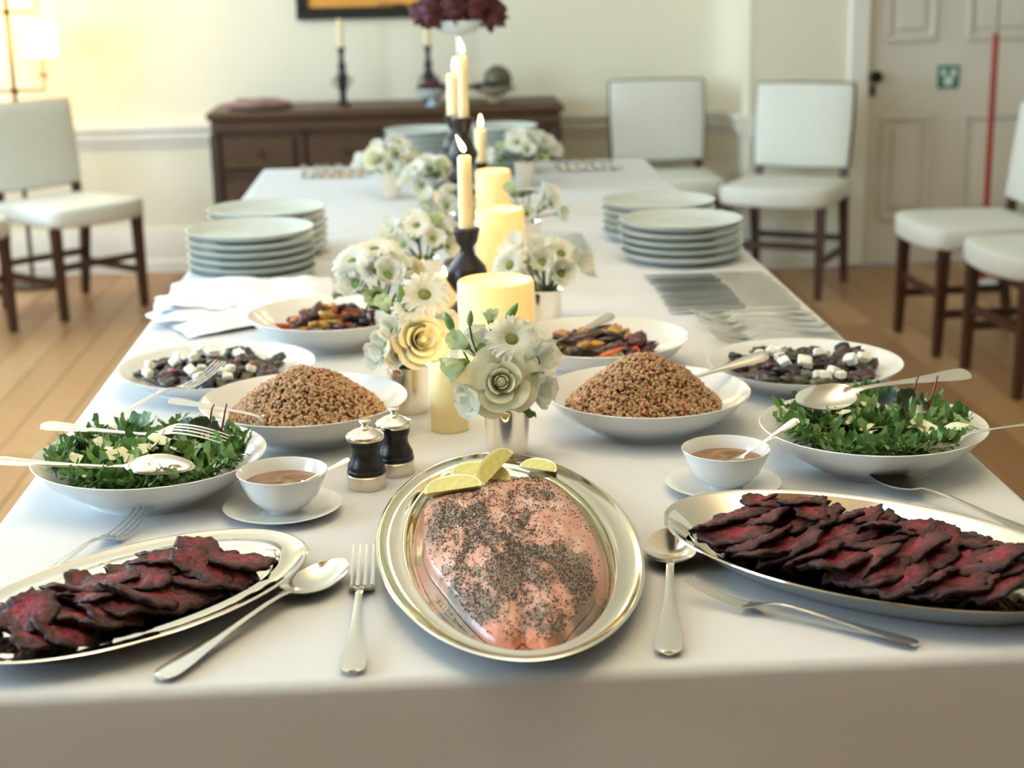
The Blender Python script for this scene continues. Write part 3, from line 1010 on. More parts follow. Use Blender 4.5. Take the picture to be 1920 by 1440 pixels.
for s in range(4):
    V, F = [], []
    for j in range(5):
        for i in range(4):
            x, y = (i - 1.5) * .0065 * (1 - .2 * abs(j - 2) / 2), (j - 2) * .0085
            V.append((x + .002 * noise.noise(Vector((i, j, s * 5))), y, .003 * math.sin(j * 1.1 + s) + .0015 * math.sin(i + s)))
    n = len(V)
    V += [(x, y, z - .0008) for x, y, z in V]
    for j in range(4):
        for i in range(3):
            a = j * 4 + i
            F.append((a, a + 1, a + 5, a + 4))
            F.append((n + a, n + a + 4, n + a + 5, n + a + 1))
    SHAVE.append(mesh('cheese_shaving', V, F, 'cheese', 0))
def build_salad(bx, by, label, seed, wob):
    rnd = random.Random(seed)
    root = thing('green_salad', label, 'salad', (bx, by, T))
    def top(r, t):
        f = r / .118
        return .031 + .013 * (1 - f * f) + .005 * math.sin(2 * t + wob)
    def inner(r):
        return .0115 + (.0006 if r < .05 else .40 * max(0, r - .070)) + (.35 * max(0, r - .098))
    def spot(lower):
        t = rnd.uniform(0, 6.283)
        r = .116 * math.sqrt(rnd.random())
        z = top(r, t) - (rnd.uniform(.008, .020) if lower else rnd.uniform(-.004, .008))
        z = max(z, inner(min(.13, r + .018)) + .006)
        k = .55 if r > .08 else 1
        sc_ = rnd.uniform(.6, 1.0) * (.72 if r > .09 else 1)
        return Matrix.Translation((r * math.cos(t), r * math.sin(t), z)) @ Matrix.Rotation(rnd.uniform(0, 6.28), 4, 'Z') @ Matrix.Rotation(rnd.uniform(-.3, .6) * k, 4, 'X') @ Matrix.Rotation(rnd.uniform(-.9, .9) * k, 4, 'Y') @ Matrix.Scale(sc_, 4)
    bed = MB()
    for i in range(420):
        V, F = LEAFVF[rnd.randrange(len(LEAFVF))]
        bed.add(V, F, spot(True))
    bo = link('leaf_bed', bed.mesh('leaf_bed', 'leaf2', 0), root)
    bo['kind'] = 'stuff'
    for i in range(290):
        link('leaf', LEAVES[rnd.randrange(len(LEAVES))], root, mtx=spot(False))
    for i in range(40):
        t = rnd.uniform(0, 6.283)
        r = .105 * math.sqrt(rnd.random())
        m = Matrix.Translation((r * math.cos(t), r * math.sin(t), top(r, t) + rnd.uniform(.010, .019))) @ Matrix.Rotation(rnd.uniform(0, 6.28), 4, 'Z') @ Matrix.Rotation(rnd.uniform(-.5, .5), 4, 'X') @ Matrix.Rotation(rnd.uniform(-.5, .5), 4, 'Y') @ Matrix.Scale(rnd.uniform(.6, 1.05), 4)
        link('cheese_shaving', SHAVE[rnd.randrange(4)], root, mtx=m)
    spots = ((.055, .045, .070, .2), (.075, .035, .066, 1.2), (.035, .06, .066, -.8), (-.085, .03, .056, 2.4), (.02, -.05, .062, .5))
    for q, (x, y, z, a) in enumerate(spots[:4]):
        m = Matrix.Translation((x, y, z - .012)) @ Matrix.Rotation(a, 4, 'Z') @ Matrix.Rotation(.5, 4, 'X') @ Matrix.Scale(.72, 4)
        o = link('dark_leaf', BROAD, root, mtx=m)
        o['label'] = 'dark beet leaf'
    for q, (x, y) in enumerate(((.078, .03), (.06, .05))):
        P = [(x, y, .055), (x + .006, y + .004, .072), (x + .010, y + .004, .090), (x + .013, y + .006, .101 - q * .006)]
        o = link('leaf_stem', mesh('leaf_stem', *tube(P, [.0014, .0013, .0012, .0009], 6), 'stemred'), root)
        o['label'] = 'thin dark red beet stem'
build_salad(*B_SL, 'tossed rocket salad with cheese shavings in the lamp-side bowl', 31, .4)
build_salad(*B_SR, 'tossed rocket salad with cheese shavings in the door-side bowl', 32, 2.2)

# ---- dark vegetables with feta, and roasted vegetables: each piece its own thing
CHUNK = {}
for k in ('v_black', 'v_brown', 'v_olive', 'v_purple', 'v_wine', 'v_orange', 'v_yellow', 'v_carrot', 'v_pink'):
    CHUNK[k] = [mesh('chunk', *blob(.0145, .011, .0065, .55, 1.8, s, 10, 6), k, 0) for s in range(2)]
    CHUNK[k + 'L'] = [mesh('wedge', *blob(.024, .0085, .007, .45, 1.6, s + 5, 12, 6), k, 0) for s in range(2)]
    CHUNK[k + 'S'] = [mesh('bit', *blob(.0048, .0045, .004, .3, 2, s, 7, 5), k, 0) for s in range(1)]
def feta_mesh(s):
    V, F = rbox(-.0085, .0085, -.007, .007, -.006, .006, .0018)
    V = [tuple(Vector(v) * (1 + .22 * noise.noise(Vector(v) * 110 + Vector((s * 4, 0, 0))))) for v in V]
    return mesh('feta', V, F, 'feta', 30)
FETA = [feta_mesh(s) for s in range(4)]
def heap(bx, by, R0, z0, hgt, n, kinds, suffix, name, label, cat, group, seed, ex=1.0):
    rnd = random.Random(seed)
    for i in range(n):
        t = rnd.uniform(0, 6.283)
        r = R0 * math.sqrt((i + .5) / n) * rnd.uniform(.85, 1.0)
        f = r / R0
        x, y = r * math.cos(t) * ex, r * math.sin(t)
        z = T + z0 + hgt * (1 - f * f) * rnd.uniform(.55, 1.0) + .10 * max(0, r - R0 * .75) + .30 * max(0, r - .082)
        m = Matrix.Translation((bx + x, by + y, z)) @ Matrix.Rotation(rnd.uniform(0, 6.28), 4, 'Z') @ Matrix.Rotation(rnd.uniform(-.6, .6), 4, 'X') @ Matrix.Rotation(rnd.uniform(-.5, .5), 4, 'Y') @ Matrix.Scale(rnd.uniform(.75, 1.2), 4)
        k = kinds[rnd.randrange(len(kinds))]
        data = FETA[rnd.randrange(4)] if k == 'feta' else CHUNK[k + suffix][rnd.randrange(len(CHUNK[k + suffix]))]
        tag(link(name, data, mtx=m), label, cat, group)
for (bx, by), w, sd in ((B_FL, 'below the napkins', 41), (B_FR, 'below the laid-out forks', 42)):
    g = 'shallow dish ' + w
    heap(bx, by, .114, .018, .021, 100, ['v_black', 'v_black', 'v_brown', 'v_olive', 'v_purple', 'v_black'], '', 'aubergine_chunk', 'dark roasted aubergine chunk in the ' + g, 'vegetable', 'aubergine chunks in the ' + g, sd)
    heap(bx, by, .090, .024, .022, 18, ['v_wine', 'v_wine', 'v_pink'], 'S', 'pomegranate_seed', 'dark red pomegranate seed in the ' + g, 'fruit', 'pomegranate seeds in the ' + g, sd + 10)
    heap(bx + (-.018 if bx < 0 else .004), by - .008, .098, .032, .020, 19, ['feta'], '', 'feta_cube', 'crumbly white feta cube in the ' + g, 'cheese', 'feta cubes in the ' + g, sd + 20)
for (bx, by), w, sd in ((B_RL, 'bowl next to the napkins', 51), (B_RR, 'bowl between big candle and cutlery', 52)):
    heap(bx, by, .094, .020, .040, 58, ['v_orange', 'v_yellow', 'v_black', 'v_wine', 'v_carrot', 'v_purple', 'v_brown', 'v_black'], 'L', 'roasted_vegetable', 'glossy roasted root vegetable wedge in the ' + w, 'vegetable', 'roasted wedges in the ' + w, sd)
    heap(bx, by, .080, .038, .028, 16, ['v_black', 'v_wine', 'v_yellow'], '', 'roasted_vegetable', 'short charred vegetable piece in the ' + w, 'vegetable', 'charred pieces in the ' + w, sd + 5)

# ================================================================== CUTLERY
UL = .27
def spoon_parts():
    h = [(0, .0050, .0045, 0, .0030), (.002, .0052, .0085, 0, .0036), (.006, .0056, .0108, .0004, .0036), (.014, .0062, .0118, .0006, .0034), (.030, .0072, .0112, .0006, .0030), (.055, .0090, .0084, .0004, .0030), (.085, .0112, .0055, 0, .0032),
         (.115, .0135, .0040, 0, .0034), (.145, .0155, .0034, 0, .0036), (.165, .0160, .0034, 0, .0034), (.178, .0150, .0040, 0, .0030), (.184, .0140, .0060, .0010, .0024)]
    b = []
    for i in range(15):
        t = i / 14
        y = .181 + .089 * t
        w = .0235 * math.sqrt(max(.0, 1 - (2 * t - 1) ** 2)) * (1 + .10 * (.5 - t)) + .0025 * (1 - t)
        w = max(w, .0032)
        d = .0105 * math.sin(PI * min(1, max(0, t))) ** .8
        z = .0138 - .0026 * math.sin(PI * t) + .0015 * t
        b.append((y, z, w, d, .0016))
    return mesh('handle', *strip(h, 6), 'silver2', 50), mesh('spoon_bowl', *strip(b, 12), 'silver2', 60)
def fork_parts():
    h = [(0, .0050, .0045, 0, .0030), (.002, .0052, .0085, 0, .0036), (.006, .0056, .0108, .0004, .0036), (.014, .0062, .0116, .0006, .0034), (.030, .0072, .0108, .0006, .0030), (.055, .0090, .0078, .0004, .0030), (.085, .0112, .0050, 0, .0032),
         (.115, .0138, .0038, 0, .0034), (.145, .0158, .0034, 0, .0034), (.162, .0150, .0036, 0, .0030), (.174, .0115, .0050, 0, .0026), (.182, .0088, .0088, .0006, .0022), (.188, .0072, .0124, .0012, .0020), (.197, .0056, .0134, .0014, .0020), (.200, .0052, .0132, .0014, .0020)]
    ti = []
    for k in range(4):
        xo = -.0108 + .0072 * k
        st = []
        for i in range(9):
            t = i / 8
            y = .197 + .073 * t
            z = .0050 - .0012 * math.sin(PI * t * .8) + .016 * t ** 1.7 + (.0004 if k in (0, 3) else 0)
            st.append((y, z, .0021 * (1 - .55 * t), 0, .0018 * (1 - .4 * t), xo * (1 - .06 * t)))
        ti.append(mesh('tine', *strip(st, 2), 'silver2', 50))
    return mesh('handle', *strip(h, 6), 'silver2', 50), ti
SP_H, SP_B = spoon_parts()
FK_H, FK_T = fork_parts()
def pose(p0, p1, flip=False, roll=0):
    p0, p1 = Vector(p0), Vector(p1)
    y = (p1 - p0).normalized()
    z = Vector((0, 0, 1))
    z = (z - y * z.dot(y)).normalized()
    x = y.cross(z)
    m = Matrix((x, y, z)).transposed().to_4x4()
    m = Matrix.Translation(p0) @ m @ Matrix.Rotation((PI if flip else 0) + roll, 4, 'Y') @ Matrix.Scale((p1 - p0).length / UL, 4)
    if flip:
        m = m @ Matrix.Translation((0, 0, -.016))
    return m
def spoon(p0, p1, label, flip=False, roll=0, name='serving_spoon', group='silver serving cutlery'):
    t = thing(name, label, 'spoon', mtx=pose(p0, p1, flip, roll), group=group)
    link('handle', SP_H, t)
    link('spoon_bowl', SP_B, t)
    return t
def fork(p0, p1, label, flip=False, roll=0, name='serving_fork', group='silver serving cutlery'):
    t = thing(name, label, 'fork', mtx=pose(p0, p1, flip, roll), group=group)
    link('handle', FK_H, t)
    for d in FK_T:
        link('tine', d, t)
    return t
Z0 = T + .001
spoon((-.338, 1.326, Z0), (-.187, 1.572, Z0), 'silver serving spoon on the cloth between beef platter and fork')
fork((-.167, 1.322, Z0), (-.166, 1.600, Z0), 'silver serving fork on the cloth beside the salmon platter')
spoon((.119, 1.333, Z0), (.166, 1.628, Z0), 'silver serving spoon on the cloth between salmon and deep platter')
fork((.348, 1.331, Z0), (.158, 1.468, T + .004), 'silver serving fork slanting in front of the deep platter', roll=.12)
spoon((.560, 1.585, Z0), (.432, 1.800, T + .006), 'silver spoon lying behind the deep beef platter')
fork((-.520, 1.512, Z0), (-.419, 1.768, Z0), 'silver fork half hidden behind the flat beef platter')
fork((-.575, 1.950, T + .056), (-.338, 1.862, T + .068), 'silver fork resting tines down on the lamp-side green salad', flip=True, roll=.25)
spoon((-.606, 1.780, T + .066), (-.362, 1.764, T + .062), 'silver spoon resting face down on the lamp-side green salad', flip=True, roll=.2)
fork((-.556, 2.085, T + .008), (-.395, 2.290, T + .038), 'silver fork leaning into the feta dish below the napkins')
spoon((-.436, 2.060, T + .060), (-.255, 1.990, T + .030), 'silver spoon stuck in the grain salad by the mills', roll=.2)
spoon((.378, 2.150, T + .068), (.165, 2.060, T + .046), 'silver spoon stuck in the grain salad by the front vase', flip=True, roll=-.5)
spoon((.612, 1.990, T + .078), (.362, 1.905, T + .064), 'silver spoon lying face up on the door-side green salad', roll=-.45)
fork((.655, 1.765, T + .080), (.470, 1.778, T + .042), 'silver fork leaning over the rim of the door-side salad', roll=-.05)
spoon((.198, 2.465, T + .062), (.055, 2.330, T + .042), 'silver spoon resting in the roasted vegetables by the big candle', flip=True, roll=-.5)
for (p0, p1, w) in (((-.186, 1.773, T + .062), (-.262, 1.757, T + .026), 'by the mills'), ((.345, 1.806, T + .080), (.243, 1.778, T + .022), 'by the door-side salad')):
    spoon(p0, p1, 'small silver spoon standing in the mustard sauce ' + w, name='sauce_spoon', group='small sauce spoons', roll=-.5)

KN_H = mesh('handle', *strip([(0, .004, .0045, 0, .005), (.003, .0045, .0085, 0, .007), (.02, .005, .0095, 0, .008), (.06, .005, .0080, 0, .008), (.095, .005, .0062, 0, .007), (.100, .005, .0058, 0, .006)], 6), 'silver2', 50)
KN_B = mesh('blade', *strip([(.100, .0040, .0058, 0, .0030), (.115, .0038, .0090, 0, .0024), (.18, .0036, .0096, 0, .0020, .0006), (.215, .0036, .0090, 0, .0018, .0006), (.232, .0036, .0060, 0, .0016, -.0016), (.238, .0036, .0014, 0, .0012, -.005)], 4), 'steel', 50)
rnd = random.Random(77)
for i in range(13):
    y = 2.765 + i * .0262
    a = rnd.uniform(-.02, .02)
    xs = .572 + rnd.uniform(-.004, .004)
    t = thing('table_knife', '%s silver table knife from the feta dish in the row of knives' % NTH[i], 'knife', group='table knives laid in a row',
              mtx=Matrix.Translation((xs, y, T + .0036)) @ Matrix.Rotation(PI / 2 + a, 4, 'Z'))
    link('handle', KN_H, t)
    link('blade', KN_B, t)
for i in range(11):
    y = 2.475 + i * .0255
    a = rnd.uniform(-.10, .06)
    xs = .582 - .004 * (i % 3) + rnd.uniform(-.004, .004)
    t = thing('table_fork', '%s silver table fork from the feta dish in the row of forks' % NTH[i], 'fork', group='table forks laid in a row',
              mtx=Matrix.Translation((xs, y, T + .0012 + .0022 * (i % 2))) @ Matrix.Rotation(PI / 2 + a, 4, 'Z') @ Matrix.Scale(.78, 4))
    link('handle', FK_H, t)
    for d in FK_T:
        link('tine', d, t)
for i in range(7):
    t = thing('table_fork', '%s silver table fork from the floor lamp in the far row' % NTH[i], 'fork', group='far forks nearer the lamp',
              mtx=Matrix.Translation((-.455 + i * .028, 4.72 + rnd.uniform(-.01, .01), T + .0012)) @ Matrix.Rotation(rnd.uniform(-.05, .05), 4, 'Z') @ Matrix.Scale(.78, 4))
    link('handle', FK_H, t)
    for d in FK_T:
        link('tine', d, t)
    t = thing('table_knife', '%s silver table knife from the far plates in the far row' % NTH[i], 'knife', group='far knives nearer the door',
              mtx=Matrix.Translation((.320 + i * .026, 4.72 + rnd.uniform(-.01, .01), T + .0036)) @ Matrix.Rotation(rnd.uniform(-.05, .05), 4, 'Z'))
    link('handle', KN_H, t)
    link('blade', KN_B, t)
for i in range(6):
    t = thing('dessert_spoon', '%s small silver spoon from the knives, beside the door-side plate stacks' % NTH[i], 'spoon', group='spoons by the hidden plate stack',
              mtx=Matrix.Translation((.262, 3.40 + i * .045, T + .001)) @ Matrix.Rotation(PI / 2 + rnd.uniform(-.08, .08), 4, 'Z') @ Matrix.Scale(.55, 4))
    link('handle', SP_H, t)
    link('spoon_bowl', SP_B, t)

# ================================================================== PEPPER MILLS
def mill(x, y, label):
    t = thing('pepper_mill', label, 'mill', (x, y, T), group='small silver and black mills')
    link('base_ring', mesh('ring', *lathe([(0, 0), (.0232, 0), (.0237, .001), (.0237, .0165), (.0228, .0175), (.0228, .019), (0, .019)], 40), 'bsilver', 35), t)
    link('body', mesh('body', *lathe([(.020, .0176), (.0232, .0182), (.0236, .0215), (.0222, .0235), (.0228, .0255), (.0220, .029), (.0190, .0345), (.0168, .041), (.0166, .046), (.0182, .0515), (.0196, .0545), (.0190, .0562), (.0198, .058), (.0196, .061), (0, .0612)], 40), 'blackwood', 50), t)
    cap = link('cap', mesh('cap', *lathe([(0, .0606), (.0205, .0606), (.0232, .0615), (.0240, .0640), (.0232, .0668), (.0205, .0690), (.0165, .0705), (.0125, .0730), (.0080, .0745), (.0062, .0752)], 40), 'silver', 50), t)
    link('knob', mesh('knob', *lathe([(.0062, .0748), (.0042, .0766), (.0036, .0785), (.0042, .0806), (.0068, .0818), (.0072, .0832), (.0060, .0846), (0, .0852)], 24), 'silver', 60), cap)
mill(-.1715, 1.858, 'silver and black wood mill nearer the mustard bowl')
mill(-.1375, 1.908, 'silver and black wood mill standing behind its twin, nearer the candle')

# ================================================================== CANDLES AND CANDLESTICKS
FLAME = mesh('flame', *lathe([(0, 0), (.003, .002), (.0048, .007), (.0045, .013), (.0028, .021), (.0010, .028), (0, .031)], 14), 'flame', 0)
WICK = mesh('wick', *tube([(0, 0, 0), (.0004, 0, .006), (.0016, 0, .011)], .0009, 6), 'wick')
def lit(parent, z, s=1.0, watts=.5, tilt=0, light=True):
    link('wick', WICK, parent, loc=(0, 0, z - .002))
    f = link('flame', FLAME, parent, loc=(.001, 0, z + .006), scale=s, rot=(0, tilt, 0))
    f['label'] = 'bright yellow candle flame'
    if light:
        l = bpy.data.lights.new('candle_light', 'POINT')
        l.energy = watts
        l.color = (1.0, .62, .26)
        l.shadow_soft_size = .012
        lo = link('candle_light', l, parent, loc=(0, 0, z + .05))
def pillar(x, y, r, h, label, m='waxlit', w=.5, rim=.012, flame=True, deep=False):
    t = thing('pillar_candle', label, 'candle', (x, y, T), group='ivory pillar candles')
    b = .004
    dp = .055 if deep else .018
    link('wax', mesh('wax', *lathe([(0, 0), (r - .002, 0), (r, .002), (r, h - b), (r - b * .4, h - b * .3), (r - b, h), (r - rim * .7, h - .002), (r - rim, h - .012), (r - rim * 1.3, h - dp), (0, h - dp)], 48), m, 50), t)
    if flame:
        lit(t, h - dp, .85, w)
pillar(.013, 2.405, .0590, .143, 'large thick glowing pillar candle behind the front vase', w=.2, deep=True)
pillar(.054, 3.150, .0485, .138, 'second thick glowing pillar candle behind the black candlestick', w=.2, deep=True)
pillar(.072, 3.880, .0430, .120, 'third glowing pillar candle, farthest along the table centre', w=.2, deep=True)
pillar(-.0665, 2.092, .0258, .090, 'slim pillar candle burning between the two nearest vases', m='waxdim', w=.22, rim=.006)
pillar(-.064, 2.760, .0190, .085, 'small lit candle glowing beside the front black candlestick', m='waxlit', w=.2, rim=.005)

def candlestick(x, y, prof, label, taper, tlabel, h, r, flame=True, watts=.35, tilt=0, tx=0):
    tag(link('candlestick', mesh('candlestick', *lathe(prof, 40), 'blackwood', 60), loc=(x, y, T)), label, 'candlestick', 'black turned candlesticks')
    top = prof[-1][1]
    t = thing('taper_candle', tlabel, 'candle', (x + tx, y, T + top - .010), group='ivory taper candles')
    link('wax', mesh('wax', *lathe([(0, 0), (r, 0), (r * .96, h * .6), (r * .92, h - .003), (r * .7, h), (0, h - .001)], 24), 'wax', 50), t)
    if flame:
        lit(t, h, 1.0, watts, tilt)
def prof_a(h, k=1.0, bulbs=1):
    p = [(0, 0), (.044 * k, 0), (.046 * k, .004), (.042 * k, .010), (.022 * k, .016), (.014 * k, .026)]
    if bulbs == 1:
        b = [(.020, .040), (.034, .052), (.022, .064), (.012, .072), (.026, .086), (.036, .102), (.030, .122), (.014, .140), (.011, .152), (.018, .160), (.022, .178)]
        sc = h / .182
    else:
        b = [(.010, .040), (.026, .052), (.012, .066), (.009, .080), (.024, .094), (.014, .112), (.010, .130), (.024, .146), (.012, .162), (.010, .180), (.022, .200), (.030, .222), (.020, .244), (.012, .258), (.016, .270), (.022, .290)]
        sc = h / .294
    p += [(r * k, z * sc) for r, z in b] + [(.0225 * k, h - .002), (.0205 * k, h), (.013 * k, h), (.013 * k, h - .012)]
    q = [(r, z) for r, z in p]
    return q[:-1] + [(.0125 * k, h), ]
candlestick(-.0255, 2.600, prof_a(.192), 'squat black turned candlestick right behind the large pillar candle', None, 'lit ivory taper in the front black candlestick', .128, .0125, True, .5, -.45)
candlestick(-.012, 3.300, prof_a(.305, 1.05, 2), 'tall black turned candlestick in the middle of the table', None, 'lit slim ivory taper in the tall black candlestick', .132, .0105, True, .4, -.2, .004)
candlestick(-.020, 3.620, prof_a(.280, 1.1, 2), 'tall black candlestick behind the first tall one', None, 'thick lit ivory candle directly behind the slim taper', .100, .019, True, .4, 0)
candlestick(.052, 4.130, prof_a(.110, .9, 1), 'short black candlestick before the far plates', None, 'short lit ivory taper before the far plates', .095, .016, True, .3, 0)

# ================================================================== SILVER VASES AND FLOWERS
BEAKER = mesh('vase', *lathe([(0, 0), (.0240, 0), (.0252, .001), (.0256, .004), (.0262, .010), (.0300, .062), (.0312, .0665), (.0318, .0680), (.0312, .0688), (.0298, .0670), (.0284, .060), (.0245, .010), (0, .009)], 56), 'silver', 50)

def rose_petals():
    out = []
    rows = [(2, .0030, .0345, 2.0, .0002, .0), (3, .0068, .0360, 1.5, .0008, .8), (3, .0125, .0365, 1.45, .0022, 1.7), (3, .0185, .0360, 1.4, .0050, 2.6), (4, .0245, .0335, 1.15, .0090, 1.1), (5, .0290, .0280, 1.0, .0130, .5)]
    for n, r0, h, span, fl, ph in rows:
        V, F = [], []
        nu, nv = 8, 7
        for j in range(nv + 1):
            v = j / nv
            for i in range(nu + 1):
                u = -1 + 2 * i / nu
                a = u * span * (.55 + .45 * math.sin(PI * min(1, v * .9 + .15)))
                rr = r0 * (.30 + .70 * v ** .55) + fl * v ** 4 * (1 - .3 * u * u)
                z = h * (v - .12 * u * u * v) - .5 * fl * v ** 6
                V.append((rr * math.cos(a), rr * math.sin(a), z * (1 + .03 * math.sin(n * 3 + u * 2)) - .018))
        for j in range(nv):
            for i in range(nu):
                q = j * (nu + 1) + i
                F.append((q, q + 1, q + nu + 2, q + nu + 1))
        out.append((mesh('petal', V, F, 'cpetal', 0), [(2 * PI * k / n + ph + .22 * math.sin(k * 2.3 + n)) for k in range(n)], V, F))
    return out
def daisy_petals():
    V, F = [], []
    nu, nv = 4, 7
    for j in range(nv + 1):
        v = j / nv
        w = .0085 * (.30 + .70 * math.sin(PI * min(1, .15 + v * .72)))
        for i in range(nu + 1):
            u = -1 + 2 * i / nu
            r = .006 + .031 * v + .0015 * math.sin(u * 7) * v
            V.append((r, w * u, .004 + .010 * math.sin(v * 2.2) - .006 * v * v + .0022 * math.sin(u * 5 + v * 4) * v))
    for j in range(nv):
        for i in range(nu):
            q = j * (nu + 1) + i
            F.append((q, q + 1, q + nu + 2, q + nu + 1))
    return V, F
def lis_petals(openness=.55):
    V, F = [], []
    nu, nv = 7, 8
    for j in range(nv + 1):
        v = j / nv
        for i in range(nu + 1):
            u = -1 + 2 * i / nu
            a = u * .74
            r = .004 + .022 * math.sin(min(1.5, v * 1.7)) * (.6 + openness * .5) + .006 * max(0, v - .7) / .3 * openness
            z = .032 * v * (1 - .10 * u * u) + .0010 * math.sin(u * 6 + 1) * v ** 2 - .012
            r += .0016 * math.sin(u * 8 + v * 3) * v ** 2
            V.append((r * math.cos(a), r * math.sin(a), z))
    for j in range(nv):
        for i in range(nu):
            q = j * (nu + 1) + i
            F.append((q, q + 1, q + nu + 2, q + nu + 1))
    return V, F
ROSE = rose_petals()
HEART = mesh('rose_heart', *lathe([(0, -.012), (.0050, -.010), (.0056, .004), (.0050, .0120), (.0030, .0150), (0, .0158)], 14), 'cpetal', 0)
DV, DF = daisy_petals()
DPET = mesh('petal', DV, DF, 'petal', 0)
DISC = mesh('disc', *lathe([(0, -.002), (.0085, -.002), (.0100, .002), (.0092, .006), (.0060, .0085), (0, .0092)], 20), 'disc', 0)
LV, LF = lis_petals(.6)
LPET = mesh('petal', LV, LF, 'petal', 0)
LV2, LF2 = lis_petals(.15)
LPET2 = mesh('petal', LV2, LF2, 'gpetal', 0)
CALYX = mesh('calyx', *lathe([(0, -.018), (.003, -.017), (.0062, -.012), (.0085, -.005), (.007, -.002), (0, -.004)], 14), 'bud', 0)
BUDM = mesh('bud', *lathe([(0, -.014), (.004, -.012), (.0068, -.004), (.0070, .004), (.0050, .012), (.0022, .018), (0, .021)], 14), 'bud', 0)
FLV, FLF = leaf_mesh(61, .05, True)
FLEAF = mesh('leaf', FLV, FLF, 'fleaf', 0)
def joined(V, F, angs, m, scales=None):
    mb = MB()
    for q, a in enumerate(angs):
        mb.add(V, F, Matrix.Rotation(a, 4, 'Z') @ (Matrix.Scale(scales[q], 4) if scales else Matrix.Identity(4)))
    return mb.mesh('bloom', m, 0)
_mb = MB()
for d, angs, V, F in ROSE:
    for a in angs:
        _mb.add(V, F, Matrix.Rotation(a, 4, 'Z'))
ROSE_J = _mb.mesh('bloom', 'cpetal', 0)
DA = [(2 * PI * k / 13, 1.0) for k in range(13)] + [(2 * PI * (k + .5) / 9, .72) for k in range(9)]
DAISY_J = joined(DV, DF, [a for a, s in DA], 'petal', [s for a, s in DA])
LIS_J = joined(LV, LF, [2 * PI * k / 9 + .2 * (k % 3) for k in range(9)], 'petal', [1 - .17 * (k % 3) for k in range(9)])
LIS2_J = joined(LV2, LF2, [2 * PI * k / 6 + .2 * (k % 3) for k in range(6)], 'gpetal', [1 - .17 * (k % 3) for k in range(6)])
KIND = {'rose': ('rose', 'cream rose', 'cream rose'), 'daisy': ('scabious', 'white scabious with a green eye', 'white scabious'), 'lis': ('lisianthus', 'open white lisianthus', 'white lisianthus'),
        'lisbud': ('lisianthus', 'half closed green-white lisianthus', 'closed lisianthus'), 'bud': ('flower_bud', 'slim green flower bud', 'green bud'), 'leaf': ('leaf_sprig', 'green leaf sprig', 'leaf sprig')}
def flower(kind, head, d, s, vase, where, near, label=None):
    nm, txt = KIND[kind][:2]
    m = sc_mtx(head, d, scale=s)
    root = thing(nm, label or txt + ' in the ' + where, 'flower' if kind != 'leaf' else 'leaf', group='%s in the %s' % (nm.replace('_', ' '), where), mtx=m)
    inv = m.inverted()
    if kind == 'rose':
        if near:
            for data, angs, V, F in ROSE:
                for a in angs:
                    link('petal', data, root, rot=(0, 0, a))
        else:
            link('petals', ROSE_J, root)
        link('calyx', CALYX, root, loc=(0, 0, -.010))
        link('rose_heart', HEART, root)
    elif kind == 'daisy':
        if near:
            for q, (a, sc_) in enumerate(DA):
                link('petal', DPET, root, rot=(.10 * math.sin(q * 5), 0, a), scale=sc_)
        else:
            link('petals', DAISY_J, root)
        link('flower_eye', DISC, root)
    elif kind in ('lis', 'lisbud'):
        pet, jn, n = (LPET, LIS_J, 9) if kind == 'lis' else (LPET2, LIS2_J, 6)
        if near:
            for k in range(n):
                link('petal', pet, root, rot=(0, 0, 2 * PI * k / n * (2 if k < 0 else 1) + .2 * (k % 3)), scale=(1 - .34 * (k % 3) * .5))
        else:
            link('petals', jn, root)
        link('calyx', CALYX, root)
    elif kind == 'bud':
        link('bud', BUDM, root)
    else:
        link('leaf', FLEAF, root, rot=(PI / 2, 0, 0))
    # stem down into the vase
    hd, dv = Vector(head), Vector(d).normalized()
    bx = Vector((vase[0] + (hd.x - vase[0]) * .12, vase[1] + (hd.y - vase[1]) * .12, T + .014))
    mid = Vector((vase[0] + (hd.x - vase[0]) * .30, vase[1] + (hd.y - vase[1]) * .30, T + .066))
    start = hd - dv * .012 * s
    c1 = start - dv * .02
    pts = []
    for i in range(6):
        t = i / 5
        p = start * (1 - t) ** 3 + c1 * 3 * t * (1 - t) ** 2 + (mid + Vector((0, 0, .015))) * 3 * t * t * (1 - t) + mid * t ** 3
        pts.append(inv @ p)
    pts.append(inv @ bx)
    link('stem', mesh('stem', *tube(pts, .0014 / s, 6), 'stem'), root)
def vase(x, y, label):
    tag(link('flower_vase', BEAKER, loc=(x, y, T)), label, 'vase', 'small silver flower vases')

